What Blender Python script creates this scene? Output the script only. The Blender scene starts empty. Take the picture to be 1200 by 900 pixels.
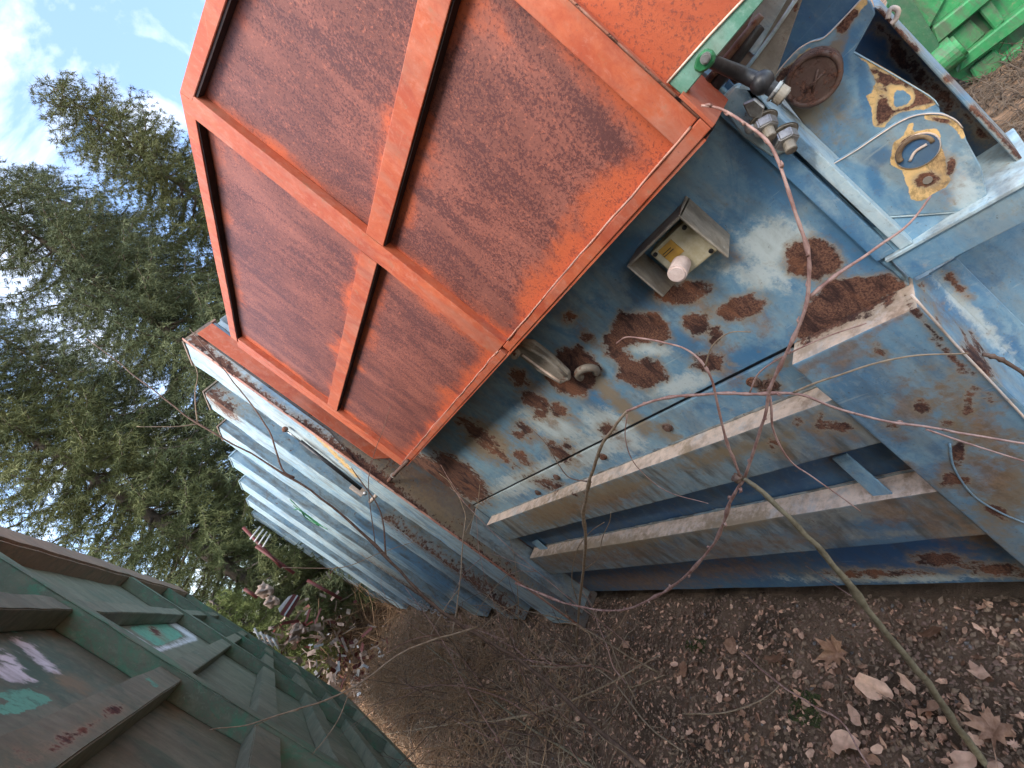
import bpy, bmesh, math, random
import numpy as np
from mathutils import Vector, Matrix, noise
random.seed(7); rng = np.random.default_rng(7)
sc = bpy.context.scene; C = sc.collection

# ---------------------------------------------------------------- camera
RM = np.array([[0.4522, -0.6776, 0.58], [-0.4285, 0.4054, 0.8075], [0.7823, 0.6137, 0.107]])
_u, _s, _v = np.linalg.svd(RM); RM = _u @ _v          # rows: world X, world Y, world -Z in camera axes (x right, y down, z forward)
FOC = 500.0; EYE = 1.6
cam = bpy.data.cameras.new("camera"); co = bpy.data.objects.new("camera", cam); C.objects.link(co)
cam.sensor_width = 36; cam.lens = FOC / 1200 * 36; cam.clip_start = 0.02; cam.clip_end = 2000
M = Matrix(((RM[0][0], -RM[0][1], -RM[0][2], 0), (RM[1][0], -RM[1][1], -RM[1][2], 0), (-RM[2][0], RM[2][1], RM[2][2], EYE), (0, 0, 0, 1)))
co.matrix_world = M; sc.camera = co

# ---------------------------------------------------------------- light
SUN_EL, SUN_AZ = 50, 255      # azimuth measured from +Y clockwise: the sun stands over the green container
w = bpy.data.worlds.new("World"); sc.world = w; w.use_nodes = True
nt = w.node_tree; nt.nodes.clear()
out = nt.nodes.new('ShaderNodeOutputWorld'); bg = nt.nodes.new('ShaderNodeBackground'); sky = nt.nodes.new('ShaderNodeTexSky')
sky.sky_type = 'NISHITA'; sky.sun_disc = False; sky.sun_elevation = math.radians(SUN_EL); sky.sun_rotation = math.radians(SUN_AZ)
tc = nt.nodes.new('ShaderNodeTexCoord')
mp = nt.nodes.new('ShaderNodeMapping'); mp.inputs['Scale'].default_value = (1.0, 1.0, 1.7); mp.inputs['Rotation'].default_value = (.3, .2, .9)
n1 = nt.nodes.new('ShaderNodeTexNoise'); n1.inputs['Scale'].default_value = 2.3; n1.inputs['Detail'].default_value = 9; n1.inputs['Roughness'].default_value = .56; n1.inputs['Distortion'].default_value = .5
cr = nt.nodes.new('ShaderNodeValToRGB'); cr.color_ramp.elements[0].position = .47; cr.color_ramp.elements[1].position = .68
mixc = nt.nodes.new('ShaderNodeMix'); mixc.data_type = 'RGBA'; mixc.inputs[7].default_value = (4.6, 4.5, 4.4, 1)
L = nt.links.new
L(tc.outputs['Generated'], mp.inputs['Vector']); L(mp.outputs[0], n1.inputs['Vector']); L(n1.outputs['Fac'], cr.inputs[0])
L(cr.outputs['Color'], mixc.inputs[0]); L(sky.outputs[0], mixc.inputs[6]); L(mixc.outputs[2], bg.inputs['Color'])
bg.inputs['Strength'].default_value = 0.15; L(bg.outputs[0], out.inputs['Surface'])
sl = bpy.data.lights.new("sun", 'SUN'); so = bpy.data.objects.new("sun", sl); C.objects.link(so)
sl.energy = 1.35; sl.angle = math.radians(26); sl.color = (1, .93, .84)
_a, _e = math.radians(SUN_AZ), math.radians(SUN_EL)
sd = Vector((math.sin(_a) * math.cos(_e), math.cos(_a) * math.cos(_e), math.sin(_e)))
so.rotation_euler = sd.to_track_quat('Z', 'Y').to_euler()
sc.view_settings.view_transform = 'Standard'; sc.view_settings.look = 'None'; sc.view_settings.exposure = 2.02; sc.view_settings.gamma = 1

# ---------------------------------------------------------------- measuring helpers
def ray(x, y):
    r = RM @ np.array([x - 600.0, y - 450.0, FOC]); return Vector((r[0], r[1], -r[2]))
def pX(x, y, X): r = ray(x, y); r = r * (X / r.x); return Vector((r.x, r.y, EYE + r.z))
def pY(x, y, Y): r = ray(x, y); r = r * (Y / r.y); return Vector((r.x, r.y, EYE + r.z))
def pZ(x, y, z): r = ray(x, y); r = r * ((z - EYE) / r.z); return Vector((r.x, r.y, z))
def project(P):                       # world points (n,3) -> where they stand in the measured photograph
    q = np.stack([P[:, 0], P[:, 1], EYE - P[:, 2]], 1) @ RM
    z = np.maximum(q[:, 2], 1e-3)
    return np.stack([600 + FOC * q[:, 0] / z, 450 + FOC * q[:, 1] / z], 1)

# ---------------------------------------------------------------- paint state, measured on the metal (rust, chalk, primer, mud)
def E_(x, y, a, b, ang=0): return ('e', x, y, a, b, ang)
def P_(*p): return ('p', p)
def B_(w, *p): return ('b', w, p)     # band along a line
def sdist(sh, q):
    if sh[0] == 'e':
        _, x, y, a, b, ang = sh; t = math.radians(ang); d = q - np.array([x, y])
        u = (d[:, 0] * math.cos(t) + d[:, 1] * math.sin(t)) / a; v = (-d[:, 0] * math.sin(t) + d[:, 1] * math.cos(t)) / b
        return (1 - np.hypot(u, v)) * min(a, b)
    if sh[0] == 'b':
        best = np.full(len(q), -1e9)
        for s0, s1 in zip(sh[2][:-1], sh[2][1:]):
            s0 = np.array(s0, float); s1 = np.array(s1, float); d = s1 - s0
            t = np.clip(((q - s0) @ d) / (d @ d), 0, 1); c = s0 + t[:, None] * d
            best = np.maximum(best, sh[1] - np.hypot(*(q - c).T))
        return best
    P = np.array(sh[1], float); n = len(P); dist = np.full(len(q), 1e9); ins = np.zeros(len(q), bool)
    for i in range(n):
        a, b = P[i], P[(i + 1) % n]; d = b - a
        t = np.clip(((q - a) @ d) / (d @ d), 0, 1); c = a + t[:, None] * d
        dist = np.minimum(dist, np.hypot(*(q - c).T))
        cond = ((a[1] > q[:, 1]) != (b[1] > q[:, 1]))
        xx = (b[0] - a[0]) * (q[:, 1] - a[1]) / ((b[1] - a[1]) or 1e-9) + a[0]
        ins ^= cond & (q[:, 0] < xx)
    return np.where(ins, dist, -dist)
def runs(marks):
    out = []
    for m in marks:
        if m[0] == 'rust' and m[1][0] == 'e' and m[1][3] < 36:
            _, x, y, a, b, ang = m[1]; r_ = min(a, b); out.append(('stain', B_(r_ * .55, (x, y), (x + 1.5 * r_ + 9, y + 1.15 * r_ + 7)), r_ * 1.2 + 4))
    return out + list(marks)
def paint_fields(me, marks, offset=Vector((0, 0, 0))):
    marks = runs(marks)
    n = len(me.vertices); P = np.empty(n * 3); me.vertices.foreach_get('co', P); P = P.reshape(-1, 3) + np.array(offset)
    q = project(P); F = {}
    for op in marks:
        attr, neg = (op[0][1:], True) if op[0][0] == '-' else (op[0], False)
        soft = op[2] if len(op) > 2 else 9.0
        v = np.clip(.5 + sdist(op[1], q) / soft * .5, 0, 1)
        cur = F.get(attr, np.zeros(n))
        F[attr] = np.minimum(cur, 1 - v) if neg else np.maximum(cur, v)
    for k, v in F.items():
        at = me.attributes.new(k, 'FLOAT', 'POINT'); at.data.foreach_set('value', v.astype(np.float32))

# ---------------------------------------------------------------- materials
class NG:
    def __init__(s, name):
        s.m = bpy.data.materials.new(name); s.m.use_nodes = True; s.t = s.m.node_tree; s.b = s.t.nodes['Principled BSDF']
        s.o = s.t.nodes['Material Output']; s.tc = s.t.nodes.new('ShaderNodeTexCoord')
        s.geo = s.t.nodes.new('ShaderNodeNewGeometry')
    def L(s, a, b): s.t.links.new(a, b)
    def noise(s, scale, detail=5, rough=.6, stretch=(1, 1, 1), dist=0, off=0):
        m = s.t.nodes.new('ShaderNodeMapping'); m.inputs['Scale'].default_value = stretch; m.inputs['Location'].default_value = (off, off * .7, off * 1.3)
        s.L(s.geo.outputs['Position'], m.inputs['Vector'])
        n = s.t.nodes.new('ShaderNodeTexNoise'); n.inputs['Scale'].default_value = scale; n.inputs['Detail'].default_value = detail
        n.inputs['Roughness'].default_value = rough; n.inputs['Distortion'].default_value = dist
        s.L(m.outputs[0], n.inputs['Vector']); return n.outputs['Fac']
    def ramp(s, v, a, b, lo=0, hi=1):
        r = s.t.nodes.new('ShaderNodeMapRange'); r.interpolation_type = 'SMOOTHSTEP'
        r.inputs[1].default_value = a; r.inputs[2].default_value = b; r.inputs[3].default_value = lo; r.inputs[4].default_value = hi
        s.L(v, r.inputs[0]); return r.outputs[0]
    def math(s, op, a, b=None, clamp=False):
        n = s.t.nodes.new('ShaderNodeMath'); n.operation = op; n.use_clamp = clamp
        for i, x in enumerate((a, b)):
            if x is None: continue
            if isinstance(x, (int, float)): n.inputs[i].default_value = x
            else: s.L(x, n.inputs[i])
        return n.outputs[0]
    def mix(s, f, a, b):
        n = s.t.nodes.new('ShaderNodeMix'); n.data_type = 'RGBA'
        for i, x in ((0, f), (6, a), (7, b)):
            if isinstance(x, (int, float)): n.inputs[i].default_value = x
            elif isinstance(x, tuple): n.inputs[i].default_value = (*x, 1)
            else: s.L(x, n.inputs[i])
        return n.outputs[2]
    def attr(s, name):
        n = s.t.nodes.new('ShaderNodeAttribute'); n.attribute_name = name; return n.outputs['Fac']
    def finish(s, col, rough=.6, bump=None, bs=.3, bd=.004, metal=0, spec=.4):
        s.L(col, s.b.inputs['Base Color']) if not isinstance(col, tuple) else setattr(s.b.inputs['Base Color'], 'default_value', (*col, 1))
        if isinstance(rough, (int, float)): s.b.inputs['Roughness'].default_value = rough
        else: s.L(rough, s.b.inputs['Roughness'])
        s.b.inputs['Metallic'].default_value = metal; s.b.inputs['Specular IOR Level'].default_value = spec
        if bump is not None:
            b = s.t.nodes.new('ShaderNodeBump'); b.inputs['Strength'].default_value = bs; b.inputs['Distance'].default_value = bd
            s.L(bump, b.inputs['Height']); s.L(b.outputs[0], s.b.inputs['Normal'])
        return s.m
RUST_A, RUST_B = (.055, .022, .016), (.20, .095, .06)
def paint(name, base, alt, chalk, deep, chalk_amt=.45, wear=.70, edge=.0, grime=.35, grime_col=(.07, .06, .045), rough=.5, scratch=.5, yel=(.72, .47, .20), pale=(.50, .56, .54), off=0, rusta=RUST_A, rustb=RUST_B):
    g = NG(name)
    big = g.noise(3.2, 4, .6, dist=.8, off=off); mid = g.noise(11, 6, .65, (1, 1, .45), dist=.6, off=off + 3)
    fine = g.noise(120, 6, .75, off=off); streak = g.noise(26, 4, .6, (1, 1, .09), off=off + 5)
    edge_n = g.noise(34, 7, .72, off=off + 9); grain = g.noise(260, 4, .7, off=off + 1)
    c = g.mix(g.ramp(big, .38, .62), base, alt)
    c = g.mix(g.math('MULTIPLY', g.ramp(mid, .45, .70), chalk_amt), c, chalk)
    c = g.mix(g.math('MULTIPLY', g.ramp(streak, .5, .72), chalk_amt * .55), c, chalk)
    m3 = g.noise(6.5, 5, .7, (1, 1, .6), dist=1.2, off=off + 20)
    c = g.mix(g.math('MULTIPLY', g.ramp(m3, .50, .64), .55), c, deep)
    mot = g.noise(46, 8, .8, (1, 1, .7), dist=.4, off=off + 31); mot2 = g.noise(17, 7, .75, (1, 1, .5), dist=1.0, off=off + 37)
    c = g.mix(g.math('MULTIPLY', g.ramp(mot, .50, .66), .38), c, chalk)
    c = g.mix(g.math('MULTIPLY', g.ramp(mot, .50, .36), .35), c, deep)
    c = g.mix(g.math('MULTIPLY', g.ramp(mot2, .54, .68), grime * .8), c, tuple(x * 1.6 for x in grime_col))
    nz = g.math('ADD', g.math('MULTIPLY', g.math('SUBTRACT', edge_n, .5), 1.15), g.math('MULTIPLY', g.math('SUBTRACT', mot, .5), .5))
    def mask(attr, amp=1.0, wd=.06):
        return g.ramp(g.math('ADD', g.attr(attr), g.math('MULTIPLY', nz, amp)), .5 - wd, .5 + wd)
    c = g.mix(g.math('MULTIPLY', mask('deep', 1.0, .22), .85), c, deep)
    c = g.mix(g.math('MULTIPLY', mask('pale', 1.1, .2), .9), c, pale)
    # fine scratches along and across
    sc1 = g.noise(60, 3, .6, (1, .12, 1.4), dist=.5, off=off + 7)
    c = g.mix(g.math('MULTIPLY', g.ramp(sc1, .66, .73), scratch), c, chalk)
    gr = g.math('MULTIPLY', g.ramp(g.math('ADD', g.math('MULTIPLY', streak, .5), g.math('MULTIPLY', mid, .6)), .50, .68), grime)
    c = g.mix(gr, c, grime_col)
    c = g.mix(g.math('MULTIPLY', g.ramp(fine, .60, .68), .6), c, grime_col)
    mud = g.math('MULTIPLY', mask('mud', 1.5, .35), .8)
    c = g.mix(mud, c, g.mix(streak, (.16, .11, .055), (.34, .24, .13)))
    ym = mask('yel', .9, .05); c = g.mix(ym, c, g.mix(g.ramp(mot, .48, .62), yel, tuple(x * .5 for x in yel)))
    rs = g.math('ADD', g.attr('rust'), nz)
    c = g.mix(g.math('MULTIPLY', mask('stain', 1.5, .35), .72), c, g.mix(g.ramp(mot, .4, .6), (.30, .175, .09), (.16, .09, .05)))
    c = g.mix(g.math('MULTIPLY', g.ramp(rs, .02, .5), .5), c, (.22, .17, .10))
    c = g.mix(g.math('MULTIPLY', g.ramp(rs, .30, .48), .35), c, (.42, .33, .24))
    rm = mask('rust', 1.25, .10)
    if wear < 1: rm = g.math('MAXIMUM', rm, g.ramp(g.math('ADD', g.math('MULTIPLY', edge_n, .7), g.math('MULTIPLY', big, .3)), wear - .02, wear + .03))
    ru = g.mix(g.ramp(grain, .35, .65), rusta, rustb)
    ru = g.mix(g.math('MULTIPLY', g.ramp(fine, .5, .7), .5), ru, (.28, .13, .07))
    ru = g.mix(g.ramp(mot2, .45, .62), ru, (.035, .016, .014)); ru = g.mix(g.math('MULTIPLY', g.ramp(mid, .52, .66), .45), ru, (.26, .10, .045)); c = g.mix(rm, c, ru)
    h = g.math('SUBTRACT', g.math('ADD', g.math('MULTIPLY', grain, g.math('ADD', g.math('MULTIPLY', rm, .9), .05)), g.math('MULTIPLY', mid, .4)), g.math('MULTIPLY', rm, .25))
    r = g.math('ADD', g.math('MULTIPLY', rm, .35), g.math('ADD', rough, g.math('MULTIPLY', mid, .2)), True)
    return g.finish(c, r, h, .5, .0045)
def simple(name, a, b, rough=.6, scale=30, metal=0, bs=.2, spec=.4, stretch=(1, 1, 1), bd=.003):
    g = NG(name); n = g.noise(scale, 6, .65, stretch); return g.finish(g.mix(g.ramp(n, .35, .65), a, b), rough, n, bs, bd, metal, spec)
MAT = {}
MAT['blue'] = paint('blue_paint', (.205, .33, .395), (.145, .27, .365), (.37, .44, .44), (.055, .165, .30))
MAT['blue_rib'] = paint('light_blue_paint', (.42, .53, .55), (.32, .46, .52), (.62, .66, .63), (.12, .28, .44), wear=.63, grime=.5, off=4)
MAT['blue_side'] = paint('shaded_blue_paint', (.24, .32, .355), (.19, .27, .31), (.37, .42, .42), (.09, .19, .29), wear=.62, grime=.7, off=6)  # darker blue for rib sides, their shade painted into the colour
MAT['blue_dirty'] = paint('dirty_blue_paint', (.22, .295, .315), (.23, .225, .195), (.40, .42, .39), (.075, .16, .24), wear=.66, grime=.8, off=8)
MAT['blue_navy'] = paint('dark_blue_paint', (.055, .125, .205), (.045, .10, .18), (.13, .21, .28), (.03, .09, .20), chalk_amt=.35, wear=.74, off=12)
MAT['brown_plate'] = paint('rusted_blue_plate', (.17, .12, .09), (.10, .075, .06), (.26, .22, .18), (.09, .16, .20), chalk_amt=.3, wear=.56, off=15)
MAT['orange'] = paint('orange_paint', (.50, .118, .048), (.42, .090, .036), (.56, .25, .17), (.34, .052, .024), chalk_amt=.40, wear=.69, grime=.30, grime_col=(.20, .07, .045), rough=.5, scratch=.3, off=21, rusta=(.10, .03, .02), rustb=(.30, .10, .06))
MAT['teal'] = paint('teal_paint', (.22, .42, .33), (.16, .34, .26), (.42, .55, .46), (.05, .20, .12), wear=.70, off=25)
MAT['green_dull'] = paint('dull_green_paint', (.200, .205, .140), (.150, .155, .105), (.28, .29, .22), (.03, .10, .07), chalk_amt=.35, wear=.73, grime=.4, grime_col=(.06, .05, .035), pale=(.85, .85, .92), yel=(.12, .42, .30), off=31, rough=.45, rusta=(.07, .02, .02), rustb=(.22, .08, .07))
MAT['green_edge'] = paint('worn_green_edge_paint', (.155, .185, .125), (.11, .135, .095), (.25, .33, .23), (.05, .27, .15), chalk_amt=.5, wear=.70, grime=.4, off=35, rusta=(.09, .02, .025), rustb=(.25, .09, .08))
MAT['green_bright'] = paint('bright_green_paint', (.025, .205, .062), (.02, .16, .05), (.08, .26, .12), (.012, .12, .04), chalk_amt=.4, wear=.73, grime=.7, off=41)
MAT['green_dark'] = paint('dark_green_paint', (.03, .10, .045), (.02, .075, .035), (.07, .15, .08), (.01, .08, .03), chalk_amt=.3, wear=.76, off=43)
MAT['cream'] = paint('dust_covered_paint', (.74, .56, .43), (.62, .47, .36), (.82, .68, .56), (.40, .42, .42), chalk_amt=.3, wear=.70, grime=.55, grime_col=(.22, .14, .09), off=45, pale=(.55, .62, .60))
MAT['rail_rust'] = paint('rusted_rail', (.32, .19, .125), (.25, .155, .11), (.42, .31, .24), (.14, .15, .10), chalk_amt=.4, wear=.62, off=51)
MAT['galv'] = paint('grimy_grey_metal', (.30, .26, .20), (.21, .18, .145), (.45, .42, .36), (.16, .12, .08), chalk_amt=.4, wear=.60, grime=.6, off=55, rough=.4)
MAT['lip'] = paint('worn_lit_edge_paint', (.62, .33, .24), (.50, .20, .12), (.70, .52, .45), (.40, .12, .07), wear=.56, grime=.5, off=61)
MAT['cavity_shade'] = simple('channel_shade_black', (.014, .008, .007), (.03, .014, .012), .9)  # near-black colour for the shade inside open channels
MAT['rusty'] = paint('brown_rusty_iron', (.13, .07, .05), (.10, .055, .04), (.25, .17, .13), (.06, .03, .02), wear=.5, off=58)
MAT['black'] = simple('black_plastic', (.012, .012, .014), (.03, .03, .032), .45, 60)
MAT['zinc'] = simple('zinc_bright_steel', (.45, .45, .44), (.30, .29, .27), .35, 90, .6)
MAT['green_clevis'] = simple('dark_green_enamel', (.02, .13, .05), (.04, .2, .08), .35, 60)
MAT['knob'] = simple('faded_pink_plastic', (.72, .58, .52), (.60, .46, .40), .6, 70)
MAT['face'] = simple('cream_switch_plate', (.50, .46, .33), (.40, .35, .22), .6, 50)
MAT['sticker'] = simple('ochre_sticker', (.48, .28, .05), (.38, .21, .05), .6, 50)
MAT['twig_red'] = simple('reddish_brown_bark', (.26, .13, .10), (.46, .29, .23), .55, 60, stretch=(1, 1, .3))
MAT['twig_tan'] = simple('tan_bark', (.34, .25, .16), (.22, .15, .09), .6, 60)
MAT['twig_russet'] = simple('russet_bark', (.24, .135, .07), (.36, .22, .12), .7, 50)
MAT['twig_dark'] = simple('dark_brown_bark', (.10, .06, .042), (.19, .12, .082), .7, 50)
MAT['twig_green'] = simple('olive_green_bark', (.25, .205, .125), (.15, .12, .07), .6, 45, bs=.5)
MAT['bark'] = simple('spruce_bark', (.10, .075, .055), (.17, .13, .10), .9, 18, bs=.8, bd=.02)
MAT['white_plastic'] = simple('dirty_white_plastic', (.5, .5, .49), (.36, .35, .33), .5, 30)
MAT['red_metal'] = simple('faded_red_metal', (.14, .022, .02), (.09, .025, .02), .6, 20)
MAT['cloth'] = simple('dirty_tan_cloth', (.30, .21, .16), (.42, .32, .26), .9, 14, bs=.8, bd=.03)
MAT['stone'] = simple('grey_brown_stone', (.12, .095, .075), (.22, .18, .15), .85, 25)
MAT['crumb'] = simple('soil_crumbs', (.12, .075, .045), (.34, .22, .135), .95, 40)
MAT['mudplate'] = simple('brown_stained_steel', (.10, .06, .035), (.22, .15, .08), .7, 60)
MAT['moss'] = simple('green_moss', (.08, .085, .02), (.045, .05, .018), .95, 50)
MAT['blade'] = simple('dry_grass_straw', (.12, .085, .055), (.06, .042, .03), .8, 20)
def leafmat(name, a, b, tr=.0):
    g = NG(name); oi = g.t.nodes.new('ShaderNodeObjectInfo'); n = g.noise(45, 5, .6)
    f = g.math('ADD', g.math('MULTIPLY', oi.outputs['Random'], .9), g.math('MULTIPLY', g.math('SUBTRACT', n, .5), 1.3), True)
    c = g.mix(f, a, b); g.m.use_backface_culling = False
    return g.finish(c, .75, n, .4, .003)
MAT['leaf'] = leafmat('dry_brown_leaf', (.26, .125, .065), (.86, .52, .34))
MAT['leaf2'] = leafmat('old_leaf_fragments', (.12, .07, .045), (.40, .24, .16))
g = NG('mixed_tan_leaves'); _n = g.noise(38, 2, .5); _n2 = g.noise(120, 4, .6)
MAT['leaf3'] = g.finish(g.mix(g.ramp(_n2, .3, .7, 0, .4), g.mix(g.ramp(_n, .40, .62), (.15, .07, .035), (.82, .46, .28)), (.30, .16, .09)), .75, _n2, .3, .003)
def needlemat(name, a, b):
    g = NG(name); n = g.noise(1.3, 4, .6); n2 = g.noise(14, 3, .6)
    return g.finish(g.mix(g.math('ADD', g.math('MULTIPLY', g.ramp(n, .35, .65), .6), g.math('MULTIPLY', n2, .5), True), a, b), .65, spec=.2)
MAT['needle'] = needlemat('spruce_needles', (.040, .055, .020), (.17, .175, .065))
MAT['needle_blue'] = needlemat('grey_green_spruce_needles', (.040, .058, .026), (.15, .165, .075))
MAT['needle_light'] = needlemat('light_green_needles', (.09, .12, .03), (.20, .22, .07))
def soilmat():
    g = NG('dark_soil'); a = g.noise(4, 6, .65); b = g.noise(30, 8, .75); d = g.noise(150, 5, .7)
    c = g.mix(g.ramp(a, .35, .65), (.11, .068, .038), (.28, .17, .10)); c = g.mix(g.ramp(b, .55, .72), c, (.36, .24, .15))
    c = g.mix(g.math('MULTIPLY', g.ramp(d, .63, .70), .7), c, (.30, .24, .19)); c = g.mix(g.ramp(b, .42, .30), c, (.02, .014, .011))
    return g.finish(c, .9, g.math('ADD', b, g.math('MULTIPLY', d, .4)), .9, .02)
MAT['soil'] = soilmat()
def panelmat(name, warm):        # orange paint rusted in the middle of each panel, bright along the frame
    g = NG(name); e = g.attr('edge'); big = g.noise(5, 5, .6, (1, 1, .45), dist=.7); fine = g.noise(170, 5, .8); fine2 = g.noise(330, 3, .7)
    st = g.noise(9, 6, .7, (1, 1, .22), dist=.6, off=3); st2 = g.noise(34, 5, .7, (1, 1, .3), off=6); edn = g.noise(26, 6, .7)
    org = g.mix(g.ramp(big, .4, .65), (.48, .105, .040), (.37, .070, .028))
    org = g.mix(g.math('MULTIPLY', g.ramp(g.math('ADD', g.math('MULTIPLY', fine, .75), g.math('MULTIPLY', edn, .25)), .52, .58), .75), org, (.17, .045, .03))
    pk = g.mix(g.ramp(big, .35, .65), (.27, .092, .064), (.175, .060, .044)); pk = g.mix(g.math('MULTIPLY', g.ramp(st, .5, .7), .45), pk, (.32, .13, .10))
    sp = g.math('ADD', g.math('MULTIPLY', fine, .6), g.math('ADD', g.math('MULTIPLY', st, .35), g.math('MULTIPLY', st2, .15)))
    pk = g.mix(g.math('MULTIPLY', g.ramp(sp, .53, .59), .85), pk, (.075, .022, .022))
    pk = g.mix(g.math('MULTIPLY', g.ramp(g.noise(95, 6, .8, off=11), .56, .62), .55), pk, (.46, .14, .08))
    pk = g.mix(g.math('MULTIPLY', g.ramp(fine2, .6, .7), .3), pk, (.52, .26, .20))
    dk = g.ramp(g.math('ADD', g.math('MULTIPLY', st, .6), g.math('MULTIPLY', st2, .4)), .50, .64, 0, .55); pk = g.mix(dk, pk, (.10, .036, .032))
    t = g.math('ADD', e, g.math('ADD', g.math('MULTIPLY', g.math('SUBTRACT', edn, .5), .40), g.math('MULTIPLY', g.math('SUBTRACT', big, .5), 1.35)))
    f = g.ramp(t, .05 - warm, .36 - warm)
    c = g.mix(f, org, pk)
    c = g.mix(g.math('MULTIPLY', g.ramp(e, .05, 0.0), .4), c, (.75, .38, .28))
    return g.finish(c, .62, g.math('ADD', fine, g.math('MULTIPLY', sp, .6)), .28, .003)
MAT['panel'] = panelmat('rusted_orange_panel', 0.0)
MAT['panel_warm'] = panelmat('faded_orange_panel', -1.3)

# ---------------------------------------------------------------- object helpers
def thing(name, label, cat, loc, group=None):
    o = bpy.data.objects.new(name, None); C.objects.link(o); o.location = loc; o.empty_display_size = .1
    o['label'] = label; o['category'] = cat
    if group: o['group'] = group
    bpy.context.view_layer.update() if False else None
    o['_o'] = 0; del o['_o']; return o
ORG = {}
def origin(parent):
    if parent is None: return Vector((0, 0, 0))
    p = parent; o = Vector((0, 0, 0))
    while p is not None: o += p.location; p = p.parent
    return o
def link(name, me, mat, parent=None, smooth=False, label=None):
    off = origin(parent)
    if off.length: me.transform(Matrix.Translation(-off))
    for m in (mat if isinstance(mat, (list, tuple)) else [mat]): me.materials.append(MAT[m] if isinstance(m, str) else m)
    if smooth: me.shade_smooth()
    o = bpy.data.objects.new(name, me); C.objects.link(o); o.parent = parent
    if label: o['label'] = label
    return o
def frombm(bm, name):
    me = bpy.data.meshes.new(name); bm.to_mesh(me); bm.free(); return me
def gridcut(bm, lo, hi, step, axes=(0, 1, 2)):
    for ax in axes:
        n = int((hi[ax] - lo[ax]) / step)
        if n < 1: continue
        no = Vector((0, 0, 0)); no[ax] = 1
        for i in range(1, n + 1):
            c = Vector((0, 0, 0)); c[ax] = lo[ax] + i * (hi[ax] - lo[ax]) / (n + 1)
            bmesh.ops.bisect_plane(bm, geom=bm.verts[:] + bm.edges[:] + bm.faces[:], plane_co=c, plane_no=no)
def dent(bm, amp, sc_=6, axis=0):
    if amp:
        for v in bm.verts: v.co[axis] += amp * noise.noise(v.co * sc_) + amp * .4 * noise.noise(v.co * sc_ * 3.1)
def box(name, x, y, z, mat, parent, bevel=.002, cut=None, marks=None, amp=0, top=None, label=None, axes=(1, 2)):
    bm = bmesh.new(); bmesh.ops.create_cube(bm, size=1)
    for v in bm.verts: v.co = Vector((x[0] + (v.co.x + .5) * (x[1] - x[0]), y[0] + (v.co.y + .5) * (y[1] - y[0]), z[0] + (v.co.z + .5) * (z[1] - z[0])))
    if bevel: bmesh.ops.bevel(bm, geom=bm.edges[:], offset=bevel, segments=2, affect='EDGES', profile=.6)
    if cut: gridcut(bm, (x[0], y[0], z[0]), (x[1], y[1], z[1]), cut, axes)
    dent(bm, amp)
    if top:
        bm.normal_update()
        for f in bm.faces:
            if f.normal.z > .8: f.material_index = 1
    me = frombm(bm, name)
    if marks: paint_fields(me, marks)
    return link(name, me, [mat, top] if top else mat, parent, label=label)
def prism(name, pts, off, mat, parent, bevel=.0015, cut=None, marks=None, amp=0, label=None):
    bm = bmesh.new(); a = [bm.verts.new(p) for p in pts]; b = [bm.verts.new(Vector(p) + Vector(off)) for p in pts]
    bm.faces.new(a); bm.faces.new(b[::-1]); n = len(a)
    for i in range(n): bm.faces.new((a[i], b[i], b[(i + 1) % n], a[(i + 1) % n]))
    bmesh.ops.recalc_face_normals(bm, faces=bm.faces)
    if bevel: bmesh.ops.bevel(bm, geom=bm.edges[:], offset=bevel, segments=1, affect='EDGES')
    if cut:
        lo = [min(v.co[i] for v in bm.verts) for i in range(3)]; hi = [max(v.co[i] for v in bm.verts) for i in range(3)]
        gridcut(bm, lo, hi, cut)
    dent(bm, amp)
    me = frombm(bm, name)
    if marks: paint_fields(me, marks)
    return link(name, me, mat, parent, label=label)
def ring_frames(P):
    T = [(P[min(i + 1, len(P) - 1)] - P[max(i - 1, 0)]).normalized() for i in range(len(P))]
    n = T[0].orthogonal().normalized(); F = []
    for t in T: n = (n - t * n.dot(t)).normalized(); F.append((n.copy(), t.cross(n)))
    return F
def spline(P, sub=6):
    P = [Vector(p) for p in P]
    if len(P) < 3: return P
    Q = [P[0] * 2 - P[1]] + P + [P[-1] * 2 - P[-2]]; out = []
    for i in range(1, len(Q) - 2):
        a, b, c, d = Q[i - 1:i + 3]
        for k in range(sub):
            t = k / sub; out.append(.5 * ((2 * b) + (c - a) * t + (2 * a - 5 * b + 4 * c - d) * t * t + (3 * b - a - 3 * c + d) * t ** 3))
    out.append(P[-1]); return out
class MB:
    def __init__(s): s.v = []; s.f = []
    def tube(s, P, r0, r1=None, sides=6, knob=0):
        r1 = r0 if r1 is None else r1; P = [Vector(p) for p in P]; F = ring_frames(P); b = len(s.v); n = len(P)
        for i, (p, (u, w_)) in enumerate(zip(P, F)):
            r = r0 + (r1 - r0) * i / (n - 1)
            if knob: r *= 1 + knob * max(0, noise.noise(p * 37)) + (knob * 1.2 if random.random() < .12 else 0)
            for k in range(sides):
                a = 2 * math.pi * k / sides; s.v.append(p + u * (r * math.cos(a)) + w_ * (r * math.sin(a)))
        for i in range(n - 1):
            for k in range(sides):
                k2 = (k + 1) % sides; s.f.append((b + i * sides + k, b + i * sides + k2, b + (i + 1) * sides + k2, b + (i + 1) * sides + k))
        s.f.append(tuple(b + k for k in range(sides))[::-1]); s.f.append(tuple(b + (n - 1) * sides + k for k in range(sides)))
    def build(s, name, mat, parent=None, smooth=True, label=None):
        me = bpy.data.meshes.new(name); me.from_pydata([tuple(v) for v in s.v], [], s.f); me.update(); return link(name, me, mat, parent, smooth, label)
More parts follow.
